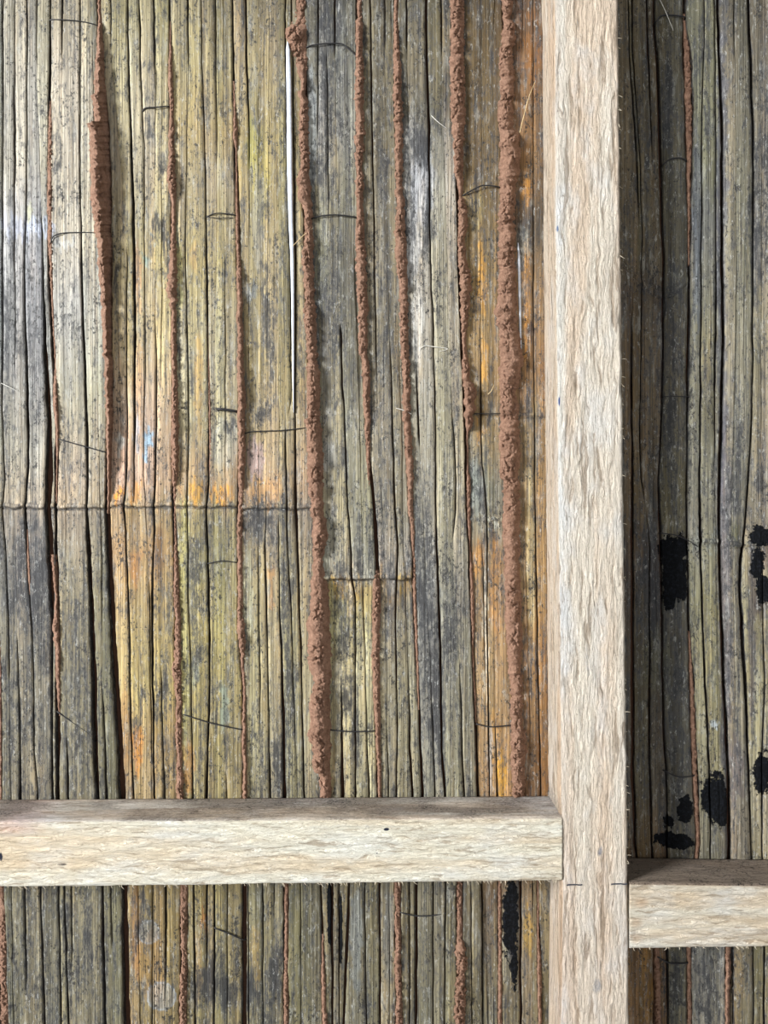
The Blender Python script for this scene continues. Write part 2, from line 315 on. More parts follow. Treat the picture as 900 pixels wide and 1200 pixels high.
('s', 'M', [(-40,801,1.5),(25,802,3),(60,804.5,8),(100,806.5,9.5),(150,807.5,8.5),(200,807.5,6.5),(250,807.5,4.5),(300,808,2.4),(340,808,1.8),(420,806.5,3.2),(460,806,2.2),(500,806,1.2),(580,805,1),(640,805,1.2),(700,806,1.3),(760,808,2.6),(800,811,5.5),(850,812.5,6.5),(900,814,6.5),(985,818,5.5),(1060,811,5),(1110,807,5.5),(1240,808,5.5)]),
('c', '', [(-40,824,1.1),(50,824,.6),(130,822,.7),(170,822,1.1),(300,821,1.3),(400,820.5,2),(560,819,2.2),(590,819,2.6),(630,819.5,3.6),(660,820,2.2),(720,822,2.2),(800,825,2.2),(860,828,2.1),(900,830,2),(985,832,1.6),(1060,831,0),(1240,831,0)]),
('c', '', [(-40,836,.6),(30,837,.7),(200,839,.9),(300,838,1.2),(390,838,1.7),(430,837,1.7),(520,837,.7),(560,836,0),(985,843,0),(1240,842,0)]),
('s', 'N', [(-40,840,3.2),(60,842,3.2),(100,844,3.2),(150,846,3.4),(300,846,3.8),(400,847,3.4),(500,845,3.4),(580,843,3.4),(640,843,3.4),(720,845,4.2),(800,848,4.4),(900,853,4.2),(985,855,4.2),(1110,852,6.5),(1240,853,7)]),
('c', '', [(-40,858,.9),(50,858.5,.7),(75,859,0),(300,861,0),(596,856,0),(985,863,0),(1110,858,.9),(1240,859,.9)]),
('s', 'O', [(-40,875.5,3.2),(60,878.5,3.2),(150,881,2.6),(250,882,2.2),(300,882,1.4),(400,881,1.6),(460,881,1.3),(520,878,1.8),(580,875,2.2),(620,872,2.4),(660,867,4.2),(700,867,3.6),(760,870,4.2),(820,873,3.4),(880,875.5,2.4),(985,879,1.8),(1110,882,1.2),(1240,883,1)]),
('c', '', [(-40,893,0),(640,892,0),(700,893,.8),(800,895,1.1),(900,892,1.1),(985,893,1.3),(1110,895,1.7),(1240,895,1.8)]),
('g', '', [(-40,926,2),(600,924,2.4),(1240,930,2)]),
('c', '', [(-40,955,1),(1240,958,1.2)]),
('g', '', [(-40,985,2),(1240,990,2)]),
('c', '', [(-40,1018,1),(1240,1020,1)]),
('s', 'Z', [(-40,1050,2),(1240,1055,2)]),
]
# colour of each culm down its length (y, r, g, b)
CC = {
'A': [(0,150,148,130),(100,172,172,160),(200,172,172,160),(270,165,172,180),(380,140,146,152),(450,140,142,140),(530,168,168,152),(585,180,168,142),(600,140,132,118),(680,112,110,104),(760,128,124,104),(930,135,130,106),(1060,128,124,98),(1200,122,120,96)],
'B': [(0,150,146,122),(100,172,170,155),(260,180,180,165),(360,165,172,172),(470,166,168,146),(560,178,166,142),(585,182,168,138),(602,146,138,120),(680,140,136,108),(800,126,124,96),(930,122,120,92),(1060,120,118,90),(1200,118,116,92)],
'C': [(0,150,145,100),(100,170,164,130),(200,168,160,128),(300,178,168,112),(400,190,176,126),(480,196,172,140),(560,190,160,130),(602,160,138,88),(650,172,138,76),(720,168,148,86),(800,180,164,92),(860,165,140,80),(930,160,140,92),(1060,140,124,72),(1200,142,126,78)],
'D': [(0,140,132,92),(60,156,148,100),(150,162,146,88),(220,158,148,112),(300,162,150,90),(400,170,164,122),(500,184,176,130),(560,190,160,110),(602,156,144,92),(650,150,144,86),(740,164,154,84),(860,158,146,84),(930,160,148,92),(1060,148,136,82),(1200,140,132,86)],
'E': [(0,128,118,84),(60,148,136,98),(180,156,144,84),(300,152,140,96),(430,156,142,92),(520,166,148,106),(570,172,146,106),(605,122,112,92),(660,158,146,106),(760,158,150,108),(860,152,146,108),(930,130,124,94),(1060,118,114,84),(1200,122,116,84)],
'F': [(0,92,92,80),(60,108,110,100),(150,142,144,134),(230,130,128,104),(330,100,98,80),(420,124,120,94),(500,150,148,122),(600,156,152,118),(672,158,156,140),(682,170,146,72),(715,172,164,110),(780,180,174,128),(930,164,158,120),(1060,118,110,78),(1200,122,118,92)],
'G': [(0,92,88,64),(60,112,108,78),(250,118,114,88),(400,120,116,88),(480,140,136,110),(600,134,132,108),(672,152,150,138),(682,150,124,60),(715,140,136,110),(800,148,146,112),(930,138,136,106),(1060,122,116,84),(1200,122,116,86)],
'H': [(0,90,84,60),(60,108,100,72),(130,104,98,76),(160,150,150,142),(220,160,160,152),(320,158,154,136),(400,160,156,138),(500,152,148,124),(600,150,146,124),(700,132,132,122),(800,128,126,114),(930,136,134,112),(1060,118,112,86),(1200,118,114,86)],
'I': [(0,86,70,34),(60,100,82,42),(200,108,88,44),(300,140,116,60),(400,150,122,66),(480,132,108,60),(500,148,126,76),(570,120,122,108),(615,140,134,108),(640,150,118,66),(740,164,134,84),(850,166,136,84),(930,172,134,76),(1060,116,98,70),(1200,120,116,88)],
'J': [(0,108,76,42),(60,124,90,50),(180,142,104,52),(245,120,90,46),(270,86,72,52),(320,140,108,60),(450,150,112,60),(487,142,120,76),(560,152,128,80),(700,158,132,80),(800,150,112,56),(930,112,78,34),(1060,128,112,76),(1200,124,114,84)],
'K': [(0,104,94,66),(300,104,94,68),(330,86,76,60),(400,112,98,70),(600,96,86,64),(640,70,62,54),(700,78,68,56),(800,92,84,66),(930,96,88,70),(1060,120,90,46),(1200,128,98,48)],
'L': [(0,100,94,72),(200,96,92,74),(330,90,86,70),(400,104,96,74),(600,112,106,76),(700,92,88,74),(850,86,84,74),(930,92,88,76),(1110,120,116,92),(1200,126,122,98)],
'M': [(0,108,110,86),(200,112,116,94),(260,104,110,112),(400,126,126,100),(620,134,136,120),(700,140,140,102),(850,140,138,102),(930,128,126,98),(1110,108,110,104),(1200,130,128,112)],
'N': [(0,92,90,72),(100,108,104,84),(300,120,120,96),(400,132,130,106),(600,124,122,104),(700,136,130,104),(850,132,126,100),(930,120,114,96),(1110,112,104,78),(1200,118,110,78)],
'O': [(0,94,88,70),(100,108,104,88),(250,118,114,96),(400,134,130,100),(600,140,134,112),(700,152,148,112),(850,150,148,110),(930,152,148,120),(1110,112,108,70),(1200,120,114,80)],
}
BASEZ = dict(A=.5, B=1.6, C=.8, D=.4, E=.8, F=-.6, G=-.2, H=2.4, I=-1.4, J=-.8, K=-2.4, L=-.6, M=1, N=2.2, O=1.2)
# colour patches (x, y, rx, ry, r, g, b, amount)
PB = [
(141,576,8,10,238,160,50,1),(160,578,7,10,224,160,80,.85),(232,576,9,12,222,165,60,.9),(262,578,13,12,232,165,55,.9),(246,575,5,8,225,160,60,.6),
(310,574,22,16,205,150,80,.55),(300,540,9,22,190,160,165,.6),(212,575,5,12,225,170,110,.6),
(160,665,7,22,188,132,72,.7),(162,880,7,26,205,135,50,.8),(147,850,4,60,190,140,80,.5),(186,650,7,34,120,84,48,.7),(150,540,8,40,200,160,130,.6),(162,460,5,70,200,150,100,.5),
(162,325,5,45,200,140,90,.6),(174,520,5.5,14,150,190,215,.95),(141,522,8,8,215,215,205,.8),(161,515,3,20,210,215,225,.7),
(173,308,3,9,140,180,175,.7),(179,283,5,6,150,175,185,.6),(48,271,18,9,205,215,235,.75),(20,268,18,12,190,200,225,.5),  # last two patches paint bluish glare into the bamboo colour
(75,284,14,7,200,205,205,.55),(36,252,5,10,205,205,160,.6),(37,462,20,4,200,200,200,.0),
(228,300,4,20,190,145,80,.4),(234,460,5,60,205,160,80,.6),(222,900,7,30,200,140,70,.6),(205,440,4,70,220,220,180,.6),
(208,330,5,60,212,210,150,.6),(216,640,5,60,222,210,130,.7),(217,800,5,90,225,215,140,.6),(263,830,6,22,150,180,175,.5),(230,790,6,18,150,165,150,.5),
(298,170,8,30,175,170,80,.5),(305,210,10,60,175,160,70,.5),(295,347,7,10,140,150,155,.7),(263,520,16,30,185,185,170,.5),
(318,690,3,30,215,155,90,.6),(290,700,6,60,190,190,160,.5),(303,250,6,60,170,170,165,.4),
(396,685,7,12,220,165,40,.9),(392,720,14,40,200,195,140,.5),(412,690,3,30,235,215,180,.8),(471,684,6,11,170,138,50,.9),(420,690,6,12,150,120,55,.7),
(366,150,5,70,180,188,190,.6),(378,300,7,70,150,150,120,.4),(386,535,8,18,190,190,185,.6),(384,640,12,40,165,165,145,.6),
(480,290,12,40,185,190,195,.5),(495,220,14,44,190,195,205,.55),(489,380,7,50,205,205,200,.6),(500,140,16,26,84,78,56,.7),
(565,330,5,40,205,150,60,.7),(567,420,4,26,205,150,60,.7),(563,510,4,10,205,150,70,.6),(556,570,10,26,140,150,145,.6),(575,610,12,4,200,200,185,.7),(560,650,6,20,190,130,50,.6),(580,690,6,60,178,125,60,.6),(569,730,2.5,90,215,205,180,.7),(561,870,3,60,205,165,115,.6),(580,860,5,34,190,140,70,.6),(587,910,6,30,205,150,40,.9),(574,890,3,40,200,195,190,.6),
(558,250,8,24,150,135,90,.6),(617,350,3.5,70,205,145,60,.8),(618,225,6,12,196,135,45,.7),(624,60,10,50,160,105,45,.5),(613,285,7,18,175,175,160,.6),(623,385,7,8,70,58,58,.8),(640,700,14,300,165,110,45,.35),(622,640,5,100,190,175,130,.5),
(622,36,6,10,90,80,70,.6),(616,88,5,8,90,80,70,.6),(544,800,10,80,150,145,115,.4),(594,1100,6,60,150,150,130,.4),
(618,1090,6,26,170,135,50,.6),(241,1080,4,20,185,125,60,.7),(232,1130,5,40,170,130,70,.5),(300,1120,5,40,170,140,80,.5),(418,1100,7,60,125,135,140,.5),(455,1090,6,60,105,112,115,.5),(178,1130,14,40,165,125,70,.5),(160,1090,5,60,165,115,65,.5),
(845.5,300,6,300,72,74,86,.8),(849,740,6,260,74,72,84,.8),(880,740,4,110,92,84,88,.8),(885,300,5,60,110,110,112,.5),(816,280,5,120,100,108,118,.7),
(858,625,8,9,96,94,50,.7),(835,635,9,8,160,164,155,.6),(816,632,7,8,160,164,155,.5),(861,895,8,26,92,82,84,.75),(862,925,7,14,84,74,74,.7),(764,660,10,44,60,50,46,.8),(781,350,22,4,60,52,44,.7),(770,770,14,40,110,110,84,.4),(834,850,5,6,190,200,205,.9),(890,705,9,16,88,76,74,.9),(896,640,6,20,110,90,84,.6),(760,1160,9,90,150,108,45,.5),(862,1150,6,60,150,120,70,.3),(745,500,14,200,110,84,52,.4),
]
# rings of dried wash (x, y, rx, ry)
RB = [(175,1091,13,14),(190,1166,17,17)]
# extra mildew (x, y, rx, ry, amount)
MB = [(10,370,30,70,.5),(30,690,30,40,.9),(25,640,20,30,.5),(95,820,20,120,.5),(60,800,20,160,.4),(15,850,30,120,.4),(40,1120,60,90,.35),(110,1120,30,80,.4),
(228,760,10,80,.6),(236,650,14,40,.5),(313,350,5,60,1.2),(318,410,4,40,.9),(306,490,10,14,1.2),(270,500,6,8,1.2),(300,610,30,22,.8),(332,690,5,120,.7),(340,800,8,90,.8),(322,900,20,60,.6),
(385,60,14,70,.9),(380,180,12,60,.6),(378,350,16,60,.7),(395,400,10,80,.4),(405,540,6,60,.6),(420,640,10,50,.5),(402,800,6,120,.9),(416,860,6,80,.7),(398,650,8,60,.3),
(492,175,12,24,1.4),(480,240,12,60,.7),(500,260,6,60,.8),(505,780,8,140,.9),(490,660,10,100,.9),(530,730,14,60,.8),(516,860,8,70,1.0),(530,500,6,60,.4),(452,250,10,200,.35),(445,600,10,80,.5),(455,740,8,60,.6),
(186,262,6,10,1.2),(180,160,4,16,.9),(190,200,10,20,.4),(195,300,10,40,.7),(190,700,8,40,.5),(169,812,7,10,1),(190,810,8,20,.9),(240,1150,16,24,1.0),(262,1160,20,30,.8),(300,1165,16,34,1.),(323,1120,8,80,.7),(170,1055,10,16,.9),(80,1075,10,14,.7),
(567,590,20,30,.5),(580,640,10,30,.5),(600,1090,6,60,.5),(785,120,8,60,.8),(760,700,16,60,.9),(795,850,14,120,.6),(820,60,12,50,.5),(890,200,14,120,.6),(860,540,10,60,.8),(890,560,8,40,.8),(862,740,10,160,.5),(836,560,8,60,.5),(785,420,20,100,.4),(885,300,12,40,.6),(755,160,14,30,.6),(785,460,10,200,.4),
(612,300,10,40,.5),(625,480,8,40,.4),(830,1150,20,60,.6),(790,1150,16,60,.5)]
# tar (x, y, rx, ry)
TB = [(790,665,14,36),(782,642,9,12),(798,644,8,14),(797,688,8,14),(784,700,7,14),(893,628,14,12),(887,660,8,18),(893,690,8,18),(836,932,15,28),(846,950,8,20),(893,905,10,26),(803,948,9,16),(790,985,22,9),(783,962,6,8),
(387,1060,3.5,50),(399,1090,2.5,40),(598,1075,9,46),(603,1130,4,30),(405,1010,6,20)]

YR = np.unique(np.concatenate([np.arange(-110, -10, 5.0), np.arange(-10, 1216, 2.0), np.arange(1216, 1312, 5.0), np.arange(588, 606, .75), np.arange(672, 690, .75)]))
def ip(pts, k, ys):
    p = np.array(pts, float); p = p[np.argsort(p[:, 0], kind='stable')]
    return np.interp(ys, p[:, 0], p[:, k])
LX, LWD = [], []
for i, (k, nm, pts) in enumerate(L):
    x = ip(pts, 1, YR); w = ip(pts, 2, YR)
    if len(LX) and i < len(L)-1 or nm == 'Z':
        wob = fbm(YR/38., np.full_like(YR, i*3.7), 3, 3)*.9 + fbm(YR/7., np.full_like(YR, i*1.3), 9, 2)*.22
        x = x + wob
    w = np.where(w > .3, w*1.05+.18, w*1.7)
    w = w*np.clip(1+.35*fbm(YR/16., np.full_like(YR, i*5.1), 21, 3), .5, 1.6)
    if LX: x = np.maximum(x, LX[-1]+np.maximum(1.6, (w+LWD[-1])/2+1.0))
    LX.append(x); LWD.append(w)

def node_profile(nm, x, y):
    """raised ring of the culm; height and darkening attribute"""
    if nm in 'ABCDE':
        y0 = {'A': 596, 'B': 597, 'C': 594.5, 'D': 595, 'E': 597}[nm] + fbm(x/9., 0*x, 4, 2)*1.2
        d = y-y0
        return 1.3*np.exp(-((d+3.5)/3.6)**2) - 1.7*np.exp(-(d/1.3)**2) + .5*np.exp(-((d-4)/4.)**2), np.exp(-(d/1.7)**2)
    if nm in 'FG':
        y0 = 678 + fbm(x/5., 0*x, 6, 2)*1.8; d = y-y0
        return 4.4/(1+np.exp(np.clip(d*2.2, -40, 40)))*np.exp(-np.clip(-d, 0, 400)/160.), .6*np.exp(-((d-1.5)/1.6)**2)
    if nm == 'I':
        d = y-(608+fbm(x/6., 0*x, 6, 2)*2); d2 = y-485.5
        return .9*np.exp(-(d/2.5)**2)-1*np.exp(-(d2/1.3)**2), .5*np.exp(-(d2/1.5)**2)
    if nm == 'J':
        d = y-488; return 1*np.exp(-((d+1)/2.)**2)-.8*np.exp(-((d-2)/1.2)**2), .5*np.exp(-((d-2)/1.6)**2)
    if nm in 'KL':
        y0 = 347-((x-778)/30.)**2*14; d = y-y0
        return 1.8*np.exp(-((d+5)/5.)**2)-1.4*np.exp(-(d/1.5)**2), .7*np.exp(-(d/1.8)**2)
    if nm in 'MNO':
        y0 = {'M': 634, 'N': 637, 'O': 636}[nm]; d = y-y0
        return 1.5*np.exp(-(d/4.)**2)-.9*np.exp(-((d-5)/1.4)**2), .5*np.exp(-((d-5)/1.5)**2)
    return 0*x, 0*x

def paint(x, y, base):
    c = base.copy()
    wx = x+fbm(x/4., y/12., 50, 4)*5; wy = y+fbm(x/2.5, y/20., 60, 4)*22
    for (bx, by, rx, ry, r, g, b, am) in PB:
        d = np.sqrt(((wx-bx)/rx)**2+((wy-by)/ry)**2)
        f = np.clip((1.12-d)/.24, 0, 1)*am*.85
        c = c*(1-f[..., None])+np.array(lin((r, g, b)))*.92*f[..., None]
    for (bx, by, rx, ry) in RB:
        d = np.sqrt(((x-bx)/rx)**2+((y-by)/ry)**2)+fbm(x/7., y/7., 13, 3)*.06
        f = np.where(d < 1, .24+.42*np.exp(-((1-d)/.10)**2), 0)
        c = c*(1-f[..., None])+lin((165, 178, 190))*f[..., None]
    mi = np.zeros_like(x)
    for (bx, by, rx, ry, am) in MB:
        mi += am*np.exp(-(((wx-bx)/rx)**2+((wy-by)/ry)**2))
    ta = np.zeros_like(x)
    for (bx, by, rx, ry) in TB:
        d = np.sqrt(((x-bx)/rx)**2+((y-by)/ry)**2)
        ta = np.maximum(ta, np.clip(1.45-d*.92, 0, 1.3))
    return c, mi, np.where(ta > .02, ta, -1)

NODE = []
NY = dict(A=592.5, B=593.5, C=591, D=591.5, E=593.5, F=675.5, G=675.5, I=608, J=486.5, K=342, L=342, M=634, N=637, O=636)
def strip_mesh(ix, nm, cx0, cx1, first):
    """one strip of bamboo between line ix and line ix+1"""
    xl = LX[ix]+LWD[ix]/2; xr = LX[ix+1]-LWD[ix+1]/2
    xr = np.maximum(xr, xl+.5)
    wl = np.clip(LWD[ix]/1.0, 0, 1); wr = np.clip(LWD[ix+1]/1.0, 0, 1)
    wmax = float(np.max(xr-xl)); nin = max(3, int(wmax/2.4))
    e = .55
    t = np.linspace(0, 1, nin)[None, :]
    wd = (xr-xl)[:, None]; es = np.minimum(e, wd*.3)
    inner = xl[:, None]+es+(wd-2*es)*t
    X = np.concatenate([xl[:, None], xl[:, None], xl[:, None]+.12, inner, xr[:, None]-.12, xr[:, None], xr[:, None]], 1)
    Y = np.repeat(YR[:, None], X.shape[1], 1)
    rs = np.random.RandomState(ix*13+1)
    cu = (X-cx0[:, None])/np.maximum(cx1-cx0, 1)[:, None]*2-1
    su = (X-xl[:, None])/wd*2-1
    H = BASEZ[nm] + 2.0*(1-cu**2) + .7*(1-np.abs(su)**4)*np.minimum(1, wd/10)*(np.maximum(wl, wr)[:, None])
    H += fbm(YR/170., np.full_like(YR, ix*2.9), 31, 2)[:, None]*1.3 + su*fbm(YR/120., np.full_like(YR, ix*4.1), 33, 2)[:, None]*.9
    H += fbm(X/2.2, Y/60., 41, 3)*.30 + fbm(X/9., Y/30., 43, 3)*.35
    if nm == 'H':  # torn, splintered patch
        a = np.exp(-(((X-492)/16)**2+((Y-200)/46)**2)); H += a*(fbm(X/1.7, Y/22., 71, 3)*2.6-.8)
    if nm == 'N' and first: H -= 4.5*np.clip(1-(X-xl[:, None])/8., 0, 1)**1.3
    nh, nd = node_profile(nm, X, Y); H = H+nh
    # rounded edges only where the split is open
    H[:, 1] -= .9*wl; H[:, 2] -= .7*wl; H[:, -2] -= .9*wr; H[:, -3] -= .7*wr
    bot = -7.5
    H[:, 0] = bot; H[:, -1] = bot
    base = np.zeros(X.shape+(3,))
    cc = np.array(CC[nm], float)
    yy = Y + fbm(X/6., Y/60., 81, 3)*34
    for k in range(3):
        base[..., k] = np.interp(yy, cc[:, 0], lin(cc[:, k+1]) if False else np.array([float(lin(v)) for v in cc[:, k+1]]))
    j = 1+rs.uniform(-.09, .09); hj = np.array([1+rs.uniform(-.05, .06), 1., 1+rs.uniform(-.14, .10)])
    lo = 1+.18*fbm(X/4., Y/150., 91, 3)
    base = base*j*hj*lo[..., None]
    g_ = base.mean(-1, keepdims=True); base = (g_+(base-g_)*.74)*np.array([.96, .885, .80])
    c, mi, ta = paint(X, Y, base)
    c = c*(1-.8*nd[..., None])+lin((52, 46, 40))*.8*nd[..., None]
    raw_shade = np.array([.030, .020, .012])        # brown split sides and lips, darkened to paint shade into open gaps
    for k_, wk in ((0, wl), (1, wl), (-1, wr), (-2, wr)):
        f_ = np.clip(wk*1.5, 0, 1)[:, None]; c[:, k_] = c[:, k_]*(1-f_)+raw_shade*f_
    v = W(X, Y, H).reshape(-1, 3)
    f = grid_faces(len(YR), X.shape[1])
    NODE[:] = [(X, Y, H, c, mi, ta)]
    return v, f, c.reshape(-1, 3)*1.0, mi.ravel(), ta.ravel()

LAB = {
'A': 'grey bluish flattened bamboo culm at the far left edge of the wall',
'B': 'grey flattened bamboo culm left of the tallest clay slab, dark slits lower down',
'C': 'bamboo culm with sky-blue paint fleck and orange node, right of tallest clay slab',
'D': 'yellowish flattened bamboo culm with orange node glow and slanting wire under it',
'E': 'olive-yellow bamboo culm with a black node line, left of the long lumpy clay seam',
'F': 'dark grey-topped flattened bamboo culm with a yellow patch under its broken node edge',
'G': 'narrow grey-brown bamboo culm with small yellow square at its broken node edge',
'H': 'grey raised bamboo culm with a torn splintery silver patch near the top',
'I': 'amber-brown bamboo culm just left of the widest clay seam',
'J': 'orange-brown bamboo culm squeezed between the widest clay seam and the timber post',
'K': 'dark shaded bamboo culm directly right of the timber post',
'L': 'dark bamboo culm with curved node scar and black tar square, right of the post',
'M': 'pale green-grey bamboo culm right of the recessed red clay, tar blot above short rail',
'N': 'grey bamboo culm with a rolled bluish left side, second from the right edge',
'O': 'grey bamboo culm at the far right edge, ringed tar stain on it'}
bounds = [i for i, l in enumerate(L) if l[0] == 's']
for bi in range(len(bounds)-1):
    i0, i1 = bounds[bi], bounds[bi+1]; nm = L[i0][1]
    cx0, cx1 = LX[i0], LX[i1]
    mid = float(np.mean((cx0+cx1)/2))
    root = empty('bamboo_culm', ((mid-450)*S, 0, ZC+(600-1311)*S), LAB[nm], 'bamboo', 'flattened bamboo culms of the wall')
    cur = []; nodes = []
    def flush(last=False):
        if not cur: return
        outer = last or not root.children
        V, F, A1, A2, A3 = [], [], [], [], []; n = 0
        for v, f, a, b, c in cur:
            V.append(v); F.append(f+n); n += len(v); A1.append(a); A2.append(b); A3.append(c)
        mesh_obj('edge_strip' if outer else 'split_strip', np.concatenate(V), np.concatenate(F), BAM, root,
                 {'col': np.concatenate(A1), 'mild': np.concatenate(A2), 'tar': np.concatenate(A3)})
        cur.clear()
    for ix in range(i0, i1):
        if ix > i0 and L[ix][0] == 'g': flush()
        cur.append(strip_mesh(ix, nm, cx0, cx1, ix == i0))
        if nm in NY:      # raised ring where the culm had its joint
            X, Y, H, c, mi, ta = NODE[0]
            hw = 3.4; r_ = np.where(np.abs(YR-NY[nm]) < hw+1.2)[0]
            sl = (r_[:, None], np.arange(2, X.shape[1]-2)[None, :])
            prof = np.clip(1-((YR[r_]-NY[nm])/hw)**2, -.4, 1)[:, None]
            yo = fbm(X[sl]/9., 0*X[sl], 4, 2)*1.2
            if nm in 'KL': yo = yo + 14 - ((X[sl]-778)/30.)**2*14 - 9
            nodes.append((W(X[sl], Y[sl]+yo, H[sl]+.75*prof).reshape(-1, 3), grid_faces(len(r_), X.shape[1]-4),
                          (c[sl]*1.06+.012).reshape(-1, 3), mi[sl].ravel()+.15, ta[sl].ravel()))
    flush(True)
    if nodes:
        V, F, n = [], [], 0
        for q in nodes: V.append(q[0]); F.append(q[1]+n); n += len(q[0])
        mesh_obj('node_ring', np.concatenate(V), np.concatenate(F), BAM, root,
                 {'col': np.concatenate([q[2] for q in nodes]), 'mild': np.concatenate([q[3] for q in nodes]), 'tar': np.concatenate([q[4] for q in nodes])})

# earth behind the bamboo
def box(name, x0, x1, y0, y1, h0, h1, mat, parent=None):
    v = [W(x, y, h) for x in (x0, x1) for y in (y0, y1) for h in (h0, h1)]
    f = [(0, 1, 3, 2), (4, 6, 7, 5), (0, 4, 5, 1), (2, 3, 7, 6), (0, 2, 6, 4), (1, 5, 7, 3)]
    return mesh_obj(name, v, f, mat, parent, smooth=False)
tag(box('wall_back', -152, 1056, -112, 1312, -30, -7.6, EARTH), kind='structure')

